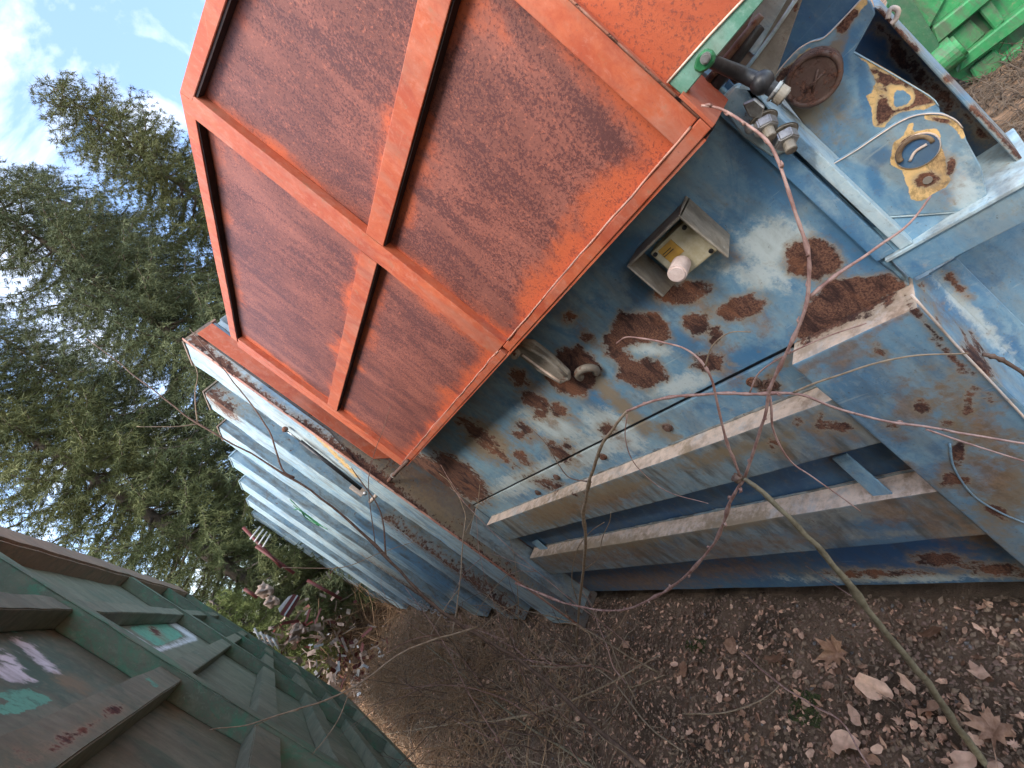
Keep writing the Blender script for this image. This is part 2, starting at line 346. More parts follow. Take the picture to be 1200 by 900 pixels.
def tube(name, P, r0, mat, parent, r1=None, sides=10, sub=5, knob=0, label=None, wob=0):
    Q = spline(P, sub) if sub else [Vector(p) for p in P]
    if wob: Q = [q + Vector((noise.noise(q * 17), noise.noise(q * 17 + Vector((9, 0, 0))), noise.noise(q * 17 + Vector((0, 9, 0))))) * wob for q in Q]
    m = MB(); m.tube(Q, r0, r1, sides, knob); return m.build(name, mat, parent, label=label)
def cyl(name, p, ax, r, h, mat, parent, sides=20, bevel=.002, label=None, r2=None):
    bm = bmesh.new(); bmesh.ops.create_cone(bm, cap_ends=True, segments=sides, radius1=r, radius2=r if r2 is None else r2, depth=h)
    if bevel: bmesh.ops.bevel(bm, geom=[e for e in bm.edges if len(e.link_faces) == 2 and e.calc_face_angle(0) > .9], offset=bevel, segments=2, affect='EDGES')
    bmesh.ops.transform(bm, matrix=Matrix.Translation(p) @ Vector(ax).to_track_quat('Z', 'Y').to_matrix().to_4x4(), verts=bm.verts)
    return link(name, frombm(bm, name), mat, parent, label=label)
def torus(name, p, ax, R, r, mat, parent, seg=28, sides=8, arc=2 * math.pi):
    q = Vector(ax).to_track_quat('Z', 'Y'); n = seg; P = [Vector(p) + q @ Vector((R * math.cos(arc * i / n), R * math.sin(arc * i / n), 0)) for i in range(n + 1)]
    m = MB(); m.tube(P, r, r, sides); return m.build(name, mat, parent)
def ball(name, p, r, mat, parent, scale=(1, 1, 1), amp=0):
    bm = bmesh.new(); bmesh.ops.create_icosphere(bm, subdivisions=3, radius=r)
    for v in bm.verts:
        if amp: v.co *= 1 + amp * noise.noise(v.co * 1.5 / r)
        v.co = Vector((v.co.x * scale[0], v.co.y * scale[1], v.co.z * scale[2])) + Vector(p)
    return link(name, frombm(bm, name), mat, parent, True)

# ---------------------------------------------------------------- GROUND
def gz(x, y):
    p = Vector((x, y, 0)); h = .022 * noise.noise(p * 1.6) + .012 * noise.noise(p * 6) + .006 * noise.noise(p * 19)
    return h - .02 - (.05 * min(1, max(0, (x - .93) / .05)) if x < 4 else 0)
def ground():
    xs = np.concatenate([np.arange(-6, -.9, .2), np.arange(-.9, 1.2, .02), np.arange(1.2, 6, .1), [8, 15, 40, 120, 400]])
    xs = np.concatenate([[-400, -120, -40, -15, -8], xs]); ys = np.concatenate([[-400, -100, -30, -8], np.arange(-4, -.4, .3), np.arange(-.4, 5, .022), np.arange(5, 14, .12), [16, 22, 35, 80, 200, 600]])
    v = [(x, y, gz(x, y) if abs(x) < 6 and -4 < y < 14 else -.02) for y in ys for x in xs]; nx = len(xs)
    f = [(j * nx + i, j * nx + i + 1, (j + 1) * nx + i + 1, (j + 1) * nx + i) for j in range(len(ys) - 1) for i in range(nx - 1)]
    me = bpy.data.meshes.new('ground'); me.from_pydata(v, [], f); me.update(); o = link('ground', me, 'soil', None, True); o['kind'] = 'structure'
ground()

# ---------------------------------------------------------------- BLUE PRESS CONTAINER WITH ORANGE HOOD
press = thing('waste_container', 'rusty light blue waste press container with an orange panelled hopper hood on top', 'container', (1.3, 1.4, 0))
R = 'rust'
MK = [
 (R, P_((708, 397), (728, 365), (773, 367), (788, 397), (775, 402), (753, 400), (730, 407), (743, 422), (770, 420), (783, 443), (758, 457), (723, 443), (727, 427), (710, 413))),
 (R, P_((646, 415), (677, 404), (697, 420), (703, 437), (683, 467), (655, 458), (640, 446))), (R, E_(627, 470, 17, 9, 30)), (R, E_(633, 484, 8, 6)), (R, E_(655, 481, 11, 7, 30)), (R, E_(608, 443, 12, 8, 40)),
 (R, E_(615, 502, 9, 5, 40)), (R, E_(608, 509, 7, 4, 30)), (R, E_(655, 530, 17, 7, 40)), (R, E_(664, 522, 6, 4, 30)), (R, E_(612, 536, 10, 5, 40)), ('mud', E_(570, 517, 34, 20, 36)), (R, E_(562, 508, 28, 7, 36)), (R, E_(575, 525, 26, 4, 36)),
 (R, E_(868, 360, 28, 13, -15)), (R, E_(816, 380, 15, 14)), (R, E_(840, 392, 7, 9)), (R, E_(832, 424, 18, 11)), (R, E_(952, 304, 33, 24)), (R, P_((932, 395), (945, 355), (975, 328), (1040, 322), (1062, 334), (1010, 366), (940, 400))),
 (R, E_(800, 343, 32, 12, -10)), (R, E_(843, 287, 10, 8)), (R, E_(668, 372, 8, 6)), (R, E_(688, 395, 6, 4)), (R, E_(712, 503, 9, 7)), (R, E_(540, 560, 40, 16, 40)), (R, E_(500, 560, 35, 22, 40)), ('mud', E_(480, 575, 60, 30, 40)),
 ('pale', E_(720, 505, 38, 20, 30), 16), ('pale', E_(690, 530, 50, 16, -25), 16), ('pale', E_(760, 408, 22, 8, 10), 12), ('pale', E_(905, 285, 42, 26, -10), 22), ('pale', E_(890, 320, 40, 14, 10), 22), ('pale', E_(800, 450, 40, 10, -20), 16), ('pale', E_(650, 500, 40, 16, 30), 18), ('pale', E_(620, 560, 50, 14, -22), 14),
 ('deep', E_(690, 460, 30, 10, 50), 16), ('deep', E_(800, 400, 34, 14, 30), 16), ('deep', E_(760, 345, 40, 20, 40), 20), ('deep', E_(870, 420, 40, 12, -20), 16), ('deep', E_(905, 200, 30, 60, -45), 26), ('deep', E_(1000, 290, 14, 70, -45), 16), ('deep', E_(740, 300, 36, 26, 0), 26),
 ('mud', B_(9, (697, 445), (757, 503)), 8), ('mud', B_(7, (775, 500), (805, 530)), 10), ('mud', B_(5, (930, 410), (900, 440)), 10),
 # lower strip, ledges
 (R, E_(903, 452, 12, 7)), ('stain', E_(960, 500, 8, 26, -25), 14), (R, E_(985, 500, 12, 6)), (R, E_(907, 520, 6, 8)), (R, E_(937, 495, 6, 4)), (R, E_(650, 570, 26, 5, 20)), ('stain', E_(700, 590, 40, 6, -12), 14), ('mud', E_(650, 600, 40, 14, -15)), ('mud', E_(720, 575, 40, 12, -15)), ('mud', E_(860, 530, 60, 8, -15)), ('mud', E_(700, 640, 90, 9, -8)), ('mud', E_(860, 610, 60, 12, -8)),
 ('stain', E_(700, 655, 60, 7, -6), 14), ('stain', E_(880, 640, 60, 6, -7), 14), ('stain', E_(1040, 600, 26, 14, 10), 14), ('deep', E_(1040, 615, 50, 8, 0)), ('stain', E_(750, 680, 60, 9, 0), 14), ('stain', E_(840, 668, 60, 7, -3), 14), (R, E_(1100, 655, 26, 8)), (R, E_(1170, 668, 36, 7, 4)), (R, E_(1030, 672, 40, 4)), ('deep', E_(1060, 650, 90, 22)), ('pale', E_(1050, 677, 90, 4, 0), 8),
 # corner post
 ('stain', E_(1073, 482, 26, 15, 30), 12), ('stain', E_(1033, 420, 5, 28, -40), 14), (R, E_(1137, 468, 7, 18, 15)), (R, E_(1160, 466, 5, 8)), ('stain', E_(1110, 558, 16, 16), 14), (R, E_(1122, 532, 7, 14)), (R, E_(1043, 500, 8, 5)), (R, E_(1108, 495, 6, 4)), (R, E_(1130, 563, 6, 5)), (R, B_(3, (1064, 356), (1085, 380), (1120, 425), (1140, 448)), 8), (R, E_(1080, 478, 10, 7, 30)), (R, E_(1112, 560, 8, 9, 20)), (R, E_(1125, 535, 4, 8)), (R, E_(962, 495, 5, 10, -20)), (R, E_(1030, 410, 3, 9, -40)), ('stain', E_(1150, 500, 50, 12, 45), 16), ('stain', E_(1090, 610, 40, 9, 45), 14), ('stain', E_(1160, 560, 30, 20, 40), 20), ('stain', B_(5, (1062, 545), (1100, 590), (1150, 630)), 9), ('stain', E_(985, 425, 26, 6, -30), 14), ('stain', B_(4, (940, 432), (1000, 405), (1060, 365)), 7), ('mud', E_(1140, 500, 60, 20, 45), 30), ('mud', E_(1180, 580, 30, 60, 30), 30), (R, E_(1170, 600, 14, 6, 30)), ('pale', E_(1035, 355, 24, 10, -28), 10),
 # right bay
 (R, E_(1122, 337, 5, 16, -38)), (R, E_(1145, 415, 10, 34, -35)), (R, E_(1104, 378, 6, 5)), (R, E_(1080, 340, 6, 8)), ('pale', E_(1140, 370, 8, 60, -42), 14), ('deep', E_(1110, 355, 8, 70, -42), 14), ('deep', E_(1180, 400, 8, 60, -42), 14),
]
X0 = .95
box('side_wall', (X0, X0 + .03), (.258, 2.66), (1.030, 1.66), 'blue', press, cut=.0075, marks=MK, amp=.002)
box('seam_backing', (X0 + .012, X0 + .03), (.27, 2.66), (1.0, 1.029), 'black', press, bevel=0)
box('lower_strip', (X0, X0 + .03), (.40, 2.66), (.80, 1.016), 'blue', press, cut=.012, marks=MK, amp=.0015)
# the louvre ledges with dust on their upper faces
def ledge(z0, z1, x):
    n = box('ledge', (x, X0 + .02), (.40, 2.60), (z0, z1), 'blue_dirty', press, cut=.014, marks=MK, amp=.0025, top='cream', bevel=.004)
    return n
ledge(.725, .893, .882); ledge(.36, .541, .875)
box('recess_sheet', (X0 + .005, X0 + .03), (.30, 2.66), (.03, .726), 'blue_navy', press, cut=.016, marks=MK, amp=.003)  # darker blue paints in the shade of the gaps below the ledges
prism('gusset', [pX(975, 538, .93), pX(992, 532, .93), pX(1052, 584, .885), pX(1034, 592, .885)], (.006, 0, 0), 'blue', press)
prism('gusset', [pX(623, 636, .945), pX(629, 633, .945), pX(652, 652, .90), pX(646, 656, .90)], (.006, 0, 0), 'blue', press)
# bolts along the strip
for (bx, by) in ((630, 578), (652, 560), (706, 536), (782, 502), (903, 452), (883, 449), (612, 594)):
    p = pX(bx, by, X0 - .006); b = cyl('bolt', p, (1, 0, 0), .013, .014, 'rusty', press, 6, .003); torus('washer', p + Vector((.004, 0, 0)), (1, 0, 0), .015, .004, 'rusty', b, 14, 5)
# corner post
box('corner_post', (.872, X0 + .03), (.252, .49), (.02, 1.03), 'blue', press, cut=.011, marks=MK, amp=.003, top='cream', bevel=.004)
for z_ in (.893, .541):
    tube('weld_bead', [Vector((.949, y_, z_ + .002)) for y_ in np.linspace(.5, 2.58, 30)], .0035, 'blue_dirty', press, sub=3, sides=6, knob=.5, wob=.002)
tube('weld_bead', [Vector((.949, .256 + .0 * z_, z_)) for z_ in np.linspace(1.05, 1.5, 12)], .004, 'blue', press, sub=3, sides=6, knob=.5, wob=.002)
tube('weld_bead', [pX(1068, 345, .866), pX(1120, 404, .866), pX(1160, 446, .866), pX(1215, 505, .866)], .0022, 'cream', press, sub=4)
tube('weld_bead', [pX(1113, 520, .871), pX(1118, 548, .871), pX(1140, 580, .871), pX(1175, 602, .871), pX(1215, 618, .871)], .0022, 'blue', press, sub=6)
# faces right of the post
prism('bay_plate', [pX(1066, 335, .95), pX(1092, 322, .985), pX(1240, 470, .985), pX(1240, 525, .95)], (.008, .004, 0), 'blue', press, cut=.015, marks=MK)
prism('bay_plate', [pX(1090, 322, .987), pX(1122, 303, 1.0), pX(1260, 440, 1.0), pX(1240, 472, .987)], (.008, .003, 0), 'blue', press, cut=.015, marks=MK)
prism('bay_plate', [pX(1120, 303, 1.02), pX(1215, 240, 1.05), pX(1260, 250, 1.05), pX(1260, 445, 1.02)], (.008, .003, 0), 'blue', press, cut=.02, marks=MK)
ball('rivet', pX(1104, 378, .955), .007, 'rusty', press)
# shelf beam
box('shelf_beam', (.93, .945), (.045, .244), (1.052, 1.108), 'blue', press, cut=.02, marks=MK)
box('shelf_flange', (.926, 1.12), (.045, .250), (1.109, 1.115), 'blue_rib', press, bevel=.001, cut=.02)
prism('shelf_gusset', [pX(990, 257, .955), pX(1132, 248, .955), pX(1048, 300, .935)], (.004, 0, 0), 'blue', press, cut=.02)
tube('weld_bead', [pX(991, 256, .953), pX(1060, 253, .953), pX(1133, 247, .953)], .0022, 'blue_rib', press, sub=3)
# columns between wall and lug bay
box('column', (.935, 1.0), (.232, .262), (1.116, 1.62), 'blue', press, cut=.02, marks=MK)
box('column', (.950, 1.0), (.222, .232), (1.116, 1.55), 'blue_navy', press, bevel=.001)
box('column', (.93, 1.0), (.205, .224), (1.116, 1.53), 'blue_rib', press, cut=.02)
# lug bay
LK = [('yel', P_((1004, 66), (1018, 76), (1027, 95), (1022, 108), (1014, 113), (1020, 125), (1024, 148), (1036, 150), (1047, 136), (1060, 130), (1085, 128), (1097, 122), (1090, 108), (1060, 88), (1030, 74)), 5),
 (R, P_((1021, 80), (1045, 89), (1075, 105), (1096, 120), (1075, 125), (1050, 132), (1038, 144), (1028, 147), (1027, 125), (1031, 110), (1026, 92)), 5),
 ('-rust', P_((1040, 97), (1058, 99), (1074, 111), (1068, 124), (1047, 129), (1040, 120)), 5), ('-rust', B_(2.2, (1027, 84), (1035, 112)), 4),
 ('-yel', P_((1048, 106), (1060, 106), (1068, 114), (1063, 123), (1048, 126)), 5), ('-rust', P_((1048, 106), (1060, 106), (1068, 114), (1063, 123), (1048, 126)), 5),
 (R, B_(5, (985, 34), (1002, 14)), 5), ('yel', B_(5, (996, 20), (1012, 3)), 5), (R, E_(928, 79, 20, 5, -40), 6), ('yel', E_(932, 72, 24, 3, -42), 6), ('mud', E_(975, 62, 10, 26, 30), 8),
 ('deep', E_(1012, 100, 8, 40, -10), 10), ('pale', E_(930, 60, 20, 4, -40), 8), ('mud', E_(940, 130, 40, 30, 20), 40), ('deep', P_((960, 60), (1000, 30), (1020, 20), (1000, 60), (995, 90)), 16)]
plate1 = [pX(x, y, 1.0) for x, y in ((903, 95), (918, 76), (935, 58), (950, 49), (966, 44), (990, 20), (1014, -6), (1022, 4), (1026, 16), (1001, 61), (1050, 89), (1090, 113), (1100, 124), (1104, 140), (1120, 255), (1030, 262))]
prism('lug_plate', plate1, (.012, 0, 0), 'blue', press, cut=.0045, marks=LK)
LK2 = [('yel', P_((1048, 168), (1060, 158), (1080, 152), (1098, 151), (1103, 158), (1102, 170), (1106, 182), (1109, 196), (1114, 210), (1108, 220), (1090, 230), (1078, 236), (1068, 234), (1063, 218), (1056, 198), (1044, 195), (1044, 186)), 4),
 (R, E_(1075, 174, 21, 17, -15), 4), ('-rust', E_(1079, 192, 20, 8, -10), 4), (R, E_(1085, 210, 14, 9, -10), 8), (R, E_(1115, 195, 4, 12, 10), 4), ('yel', B_(3.5, (1062, 160), (1068, 146)), 4), ('yel', B_(3.5, (1085, 137), (1110, 140), (1124, 150), (1128, 160)), 4), (R, B_(2, (1090, 138), (1112, 143)), 4),
 ('deep', E_(1032, 182, 12, 10), 8), ('deep', E_(1025, 210, 8, 20, -20), 10), ('pale', E_(1130, 215, 14, 30, -20), 30)]
plate2 = [pX(x, y, X0) for x, y in ((967, 197), (985, 187), (1005, 175), (1030, 158), (1052, 144), (1070, 136), (1088, 133), (1105, 134), (1120, 141), (1128, 150), (1133, 165), (1150, 196), (1157, 228), (1153, 246), (1100, 250), (990, 257))]
prism('lug_plate', plate2, (.012, 0, 0), 'blue', press, cut=.0045, marks=LK2)
hp = pX(1075, 177, X0 - .002)
cyl('lug_hole_shade', hp, (1, 0, 0), .0255, .004, 'blue_navy', press, 28, 0, 'dark disc painted as the shaded round hole in the worn lug')  # flat disc, the shade inside the hole painted as dark blue
torus('lug_hole_rim', hp, (1, 0, 0), .0262, .0013, 'cream', press)
torus('hole_wall', hp + Vector((-.0015, .001, .003)), (1, .1, 0), .0205, .0045, 'mudplate', press, 20, 6, 3.4)
tube('hole_scratch', [hp + Vector((-.0025, .014, -.006)), hp + Vector((-.0025, .002, .002)), hp + Vector((-.0025, -.013, .001))], .0022, 'cream', press, sub=4, sides=5)
cyl('bolt_hole', pX(1087, 211, X0 - .001), (1, 0, 0), .006, .004, 'galv', press, 16, 0)
tube('worn_edge', [p + Vector((-.001, 0, 0)) for p in plate2[:10]], .0010, 'cream', press, sub=3)
tube('worn_edge', [p + Vector((-.001, 0, 0)) for p in plate1[:7]], .0010, 'cream', press, sub=3)
tube('worn_edge', [p + Vector((-.001, 0, 0)) for p in plate1[9:13]], .0008, 'blue_rib', press, sub=3)
pp = pX(953, 91, .985)
pin = cyl('lug_pin', pp, (1, 0, 0), .040, .034, 'rusty', press, 36, .004); torus('pin_rim', pp + Vector((-.017, 0, 0)), (1, 0, 0), .0360, .0042, 'rusty', pin)
for a in (.2, .9): tube('casting_mark', [pp + Vector((-.018, .018 * math.cos(2.2 + a) , .016 * math.sin(2.2 + a) - .004)), pp + Vector((-.018, .018 * math.cos(5.1 + a), .016 * math.sin(5.1 + a)))], .0022, 'rusty', pin, sub=0, sides=6)
NK = [(R, B_(3, (1030, 28), (1110, 112), (1190, 200)), 12), (R, B_(2, (1045, 62), (1110, 130)), 10), ('mud', B_(6, (1030, 30), (1190, 200)), 14)]
prism('bay_back', [pX(1000, 4, 1.10), pX(1028, 10, 1.10), pX(1230, 222, 1.10), pX(1200, 262, 1.10), pX(1040, 262, 1.10), pX(985, 60, 1.10)], (.01, 0, 0), 'blue_navy', press, cut=.012, marks=NK)
prism('bay_back', [pX(870, 74, 1.02), pX(935, -14, 1.02), pX(1020, -14, 1.02), pX(1000, 60, 1.02), pX(905, 110, 1.02)], (.01, 0, 0), 'blue_navy', press, cut=.02)
RK = [(R, B_(3, (1030, 12), (1075, 60)), 9), ('yel', B_(2, (1052, 38), (1062, 50)), 5), (R, E_(1112, 92, 6, 5), 6), (R, B_(3, (1140, 125), (1200, 188)), 8)]
prism('end_rail', [pX(1024, 8, 1.0), pX(1033, 10, 1.0), pX(1225, 214, 1.0), pX(1218, 220, 1.0)], (.10, 0.0, 0), 'blue', press, cut=.008, marks=RK)
tube('rail_eyelet', [pX(1040, 22, .995), pX(1044, 10, .995), pX(1052, 12, .995), pX(1050, 22, .995), pX(1044, 28, .995)], .0035, 'cream', press, sub=5, sides=6)
# channel under the hood's near end
prism('head_plate', [pX(845, 133, .975), pX(795, 100, .975), pX(880, -14, .975), pX(945, -14, .975), pX(905, 100, .975)], (.01, 0, 0), 'galv', press, cut=.02)
prism('head_plate', [pX(876, 30, .966), pX(896, -14, .966), pX(930, -14, .966), pX(884, 66, .966), pX(875, 58, .966)], (.008, 0, 0), 'blue_rib', press, cut=.02)
tube('channel_edge', [pX(871, 85, .96), pX(905, 40, .96), pX(940, -12, .96)], .0032, 'blue_rib', press, sub=2)
prism('teal_rail', [pX(781, 96, .812), pX(801, 113, .812), pX(899, -4, .812), pX(886, -18, .812)], (.03, 0, 0), 'teal', press, cut=.02)
tube('rail_lip', [pX(782, 97, .811), pX(830, 43, .811), pX(888, -18, .811)], .0018, 'cream', press, sub=2)
tube('black_rod', [pX(802, 126, .93), pX(840, 82, .93), pX(892, 18, .93)], .006, 'rusty', press, sub=2)
tube('black_rod', [pX(812, 128, .935), pX(845, 92, .935), pX(890, 30, .935)], .010, 'black', press, sub=2)
# turnbuckle lever
lev = tube('turnbuckle_lever', [pX(832, 71, .812), pX(850, 79, .835), pX(872, 88, .855), pX(893, 97, .85)], .0085, 'black', press, r1=.0115, sides=14)
ball('ball_grip', pX(893, 97, .85), .0165, 'black', lev)
tube('lever_shank', [pX(893, 97, .85), pX(908, 106, .848), pX(917, 112, .847)], .010, 'black', lev, sub=2, sides=14)
dv = (pX(917, 112, .847) - pX(893, 97, .85))
cyl('washer', pX(908, 107, .846), dv, .0155, .005, 'zinc', lev); cyl('end_cap', pX(915, 111, .845), dv, .0125, .016, 'galv', lev)
tube('stub', [pX(866, 86, .858), pX(858, 94, .858)], .008, 'black', lev, sub=0, sides=12)
cv = prism('clevis', [pX(x, y, .800) for x, y in ((812, 82), (816, 66), (826, 58), (836, 62), (838, 72), (830, 82), (820, 87))], (.02, 0, 0), 'green_clevis', press, bevel=.003)
cyl('clevis_pin', pX(827, 68, .798), (1, 0, 0), .007, .012, 'zinc', cv)
# hexagon bolts on the column
for (nx_, ny_) in ((897, 148), (921, 163)):
    p = pX(nx_, ny_, .905); n_ = cyl('hexagon_nut', p, (.75, -.1, .65), .019, .018, 'zinc', press, 6, .002)
    cyl('stud', p - Vector((.012, 0, .010)), (.75, -.1, .65), .009, .022, 'galv', n_, 14, .001); cyl('washer', p + Vector((.010, 0, .008)), (.75, -.1, .65), .023, .004, 'galv', n_)
prism('bolt_bracket', [pX(x, y, .90) for x, y in ((870, 122), (884, 116), (896, 126), (892, 140), (878, 138))], (.012, 0, 0), 'zinc', press, bevel=.002)
ball('round_nut', pX(880, 150, .91), .010, 'zinc', press)
prism('bolt_bracket', [pX(x, y, .93) for x, y in ((840, 118), (862, 100), (890, 105), (915, 150), (930, 175), (905, 185), (870, 160))], (.02, 0, 0), 'blue_rib', press, bevel=.003)

# ---- switch in its guard
gt = box('switch_guard', (.865, .95), (.404, .562), (1.450, 1.456), 'galv', press, bevel=.0015)
prism('guard_side', [Vector((.865, .404, 1.456)), Vector((.95, .404, 1.462)), Vector((.95, .404, 1.335)), Vector((.872, .404, 1.322))], (0, .005, 0), 'galv', gt)
prism('guard_side', [Vector((.865, .562, 1.456)), Vector((.95, .562, 1.456)), Vector((.95, .562, 1.33)), Vector((.865, .562, 1.345))], (0, .005, 0), 'galv', gt)
sw = box('switch_box', (.905, .95), (.424, .530), (1.338, 1.432), 'face', press, bevel=.004)
box('sticker', (.9035, .9065), (.472, .512), (1.385, 1.424), 'sticker', sw, bevel=0)
for q, (yy, zz, ll) in enumerate(((.4975, 1.410, .012), (.4975, 1.404, .014))): box('print_line', (.9028, .9038), (yy - ll, yy + ll), (zz, zz + .0018), 'black', sw, bevel=0)
for yy, zz in ((.434, 1.423), (.521, 1.423), (.434, 1.347)): cyl('screw', (.904, yy, zz), (1, 0, 0), .005, .006, 'black', sw, 12, .001)
cyl('knob', pX(796, 315, .878), (1, 0, 0), .0205, .05, 'knob', sw, 28, .004)

# ---- tube latch under the hood
lt = prism('latch_strap', [pX(x, y, .885) for x, y in ((604, 408), (612, 399), (624, 400), (645, 416), (667, 437), (668, 446), (656, 451), (630, 436), (608, 418))], (.016, 0, 0), 'galv', press, bevel=.005)
tube('strap_rib', [pX(610, 404, .883), pX(640, 420, .883), pX(664, 441, .883)], .006, 'galv', lt, sub=2)
tube('strap_rib', [pX(612, 416, .883), pX(634, 432, .883), pX(656, 447, .883)], .004, 'cream', lt, sub=2)
cyl('latch_eye', pX(604, 415, .85), (1, .2, 0), .013, .03, 'galv', lt, 16, .003)
cyl('pivot_pin', pX(603, 415, .835), (1, .2, 0), .004, .01, 'rusty', lt, 10, 0)
torus('latch_hook', pX(688, 437, .925), (.8, .1, .5), .030, .013, 'galv', lt, 24, 10, 4.3)

# ---- orange hood
hood = box('hopper_hood', (.84, 2.40), (.262, 2.34), (1.57, 2.30), 'orange', press, bevel=0, label='orange sheet body of the hood behind its panels')
def edge_panel(name, pts, mat, step=.02, x=.828):
    ys = [p[0] for p in pts]; zs = [p[1] for p in pts]
    bm = bmesh.new(); a = [bm.verts.new((x, y, z)) for y, z in pts]; f = bm.faces.new(a)
    gridcut(bm, (x, min(ys), min(zs)), (x, max(ys), max(zs)), step, (1, 2))
    cx, cz = (min(ys) + max(ys)) / 2, (min(zs) + max(zs)) / 2
    for v in bm.verts: v.co.x += -.004 * noise.noise(v.co * 3.5)
    me = frombm(bm, name); n = len(me.vertices); co_ = np.empty(n * 3); me.vertices.foreach_get('co', co_); co_ = co_.reshape(-1, 3)[:, 1:]
    P = np.array(pts, float); d = np.full(n, 9.0)
    for i in range(len(P)):
        A, B = P[i], P[(i + 1) % len(P)]; e = B - A; t = np.clip(((co_ - A) @ e) / (e @ e), 0, 1); d = np.minimum(d, np.hypot(*(co_ - A - t[:, None] * e).T))
    at = me.attributes.new('edge', 'FLOAT', 'POINT'); at.data.foreach_set('value', np.clip(d / .22, 0, 1).astype(np.float32))
    o = link(name, me, mat, hood); sm = o.modifiers.new('thickness', 'SOLIDIFY'); sm.thickness = .004; sm.offset = 1; return o
TL = lambda y: 2.667 if y > .992 else 2.667 - (.992 - y) * .448
edge_panel('panel', [(.27, 2.02), (1.0, 2.02), (1.0, 2.66), (.992, 2.655), (.27, TL(.27) - .01)], 'panel')
edge_panel('panel', [(.27, 1.535), (1.0, 1.535), (1.0, 2.02), (.27, 2.02)], 'panel')
edge_panel('panel', [(1.03, 2.03), (2.33, 2.03), (2.33, 2.66), (1.03, 2.66)], 'panel')
edge_panel('panel', [(1.03, 1.535), (2.33, 1.535), (2.33, 2.03), (1.03, 2.03)], 'panel')
def hb(name, x, y, z, **k):
    o = box(name, x, y, z, 'orange', hood, cut=.03, amp=.0015, **k)
    if y[1] - y[0] > .3: box('channel_shade', (x[0] + .004, x[1] - .0005), (y[0] + .002, y[1] - .002), (z[0] - .004, z[0] + .001), 'cavity_shade', o if False else hood, bevel=0)  # dark strip under a solid bar, painted shade of an open channel
    return o
hb('frame_bar', (.80, .829), (.978, 1.054), (1.556, 2.64))                    # middle upright
hb('frame_bar', (.80, .829), (.298, .976), (1.996, 2.055)); hb('frame_bar', (.80, .829), (1.056, 2.302), (2.000, 2.060))
hb('frame_bar', (.80, .829), (.246, .296), (1.556, 2.30)); hb('frame_bar', (.80, .829), (2.304, 2.345), (1.556, 2.62))
hb('frame_bar', (.797, .832), (.243, .99), (1.530, 1.554)); hb('frame_bar', (.797, .832), (1.012, 2.345), (1.530, 1.554))
hb('frame_bar', (.80, .86), (1.0, 2.345), (2.628, 2.668))
prism('frame_bar', [Vector((.80, .999, 2.628)), Vector((.80, .999, 2.668)), Vector((.80, .243, TL(.243))), Vector((.80, .243, TL(.243) - .045))], (.06, 0, 0), 'orange', hood, cut=.04)
prism('channel_shade', [Vector((.804, .975, TL(.975) - .044)), Vector((.804, .30, TL(.30) - .044)), Vector((.804, .30, TL(.30) - .050)), Vector((.804, .975, TL(.975) - .050))], (.02, 0, 0), 'cavity_shade', hood, bevel=0)
box('bottom_sheet', (.80, .952), (.26, 2.34), (1.523, 1.529), 'orange', hood, bevel=0)
for y0, y1 in ((.26, .95), (1.02, 2.33)): tube('weathered_lit_lip', [Vector((.797, y0, 1.556)), Vector((.798, (y0 + y1) / 2, 1.5575)), Vector((.797, y1, 1.556))], .0022, 'lip', hood, sides=6, wob=.004, sub=12)
tube('weathered_lit_lip', [Vector((.799, .2445, 1.556)), Vector((.799, .2445, 2.31))], .0022, 'lip', hood, sides=6, sub=0)  # pink tube along the near upright, lit look of its edge painted in
hb('near_corner_plate', (.797, .93), (.236, .242), (1.530, 1.60), bevel=.001)
edge_panel('near_panel', [(-.25, 1.602), (.262, 1.602), (.262, 2.5), (-.25, 2.5)], 'panel_warm', x=.822)
# far orange base strip and lip beyond the hood
box('hood_lip', (.80, .81), (2.347, 2.40), (1.55, 2.63), 'orange', hood)

# ---- flange between hood and ribbed body
FK = [('deep', P_((520, 590), (640, 690), (655, 720), (560, 660)), 40), (R, B_(10, (282, 452), (430, 568), (560, 655), (660, 735)), 10), (R, P_((352, 490), (440, 545), (500, 600), (470, 610), (400, 560), (345, 510)), 14), ('mud', P_((440, 545), (540, 600), (640, 710), (600, 700), (480, 610)), 30), (R, E_(235, 402, 16, 8, 40), 9), (R, E_(262, 430, 24, 8, 40), 9)]
prism('flange', [Vector((.73, 2.64, -.02)), Vector((.73, 2.64, 2.95)), Vector((.90, 2.64, 2.95)), Vector((.90, 2.64, 1.6)), Vector((.97, 2.64, 1.6)), Vector((.97, 2.64, -.02))], (0, .03, 0), 'brown_plate', press, cut=.025, marks=FK, amp=.0)
prism('flange_face', [Vector((.732, 2.634, 1.75)), Vector((.732, 2.634, 2.93)), Vector((.79, 2.634, 2.93)), Vector((.79, 2.634, 2.0))], (0, .004, 0), 'blue_rib', press, cut=.03, marks=FK)
prism('flange_face', [Vector((.815, 2.634, 1.7)), Vector((.80, 2.634, 2.93)), Vector((.90, 2.634, 2.93)), Vector((.90, 2.634, 1.6))], (0, .004, 0), 'orange', press, cut=.04)
prism('flange_face', [Vector((.80, 2.634, .04)), Vector((.79, 2.634, .95)), Vector((.945, 2.634, 1.0)), Vector((.945, 2.634, .04))], (0, .004, 0), 'blue_dirty', press, cut=.04)
prism('flange_edge', [Vector((.7275, 2.632, -.03)), Vector((.7275, 2.632, 2.955)), Vector((.733, 2.632, 2.955)), Vector((.733, 2.632, -.03))], (0, .03, 0), 'lip', press, cut=.05)
box('press_body', (.985, 2.5), (.31, 2.6), (.06, 1.50), 'blue_side', press, bevel=.01)
box('long_body', (.961, 2.9), (2.68, 9.5), (.10, 2.95), 'blue_side', press, bevel=.01)
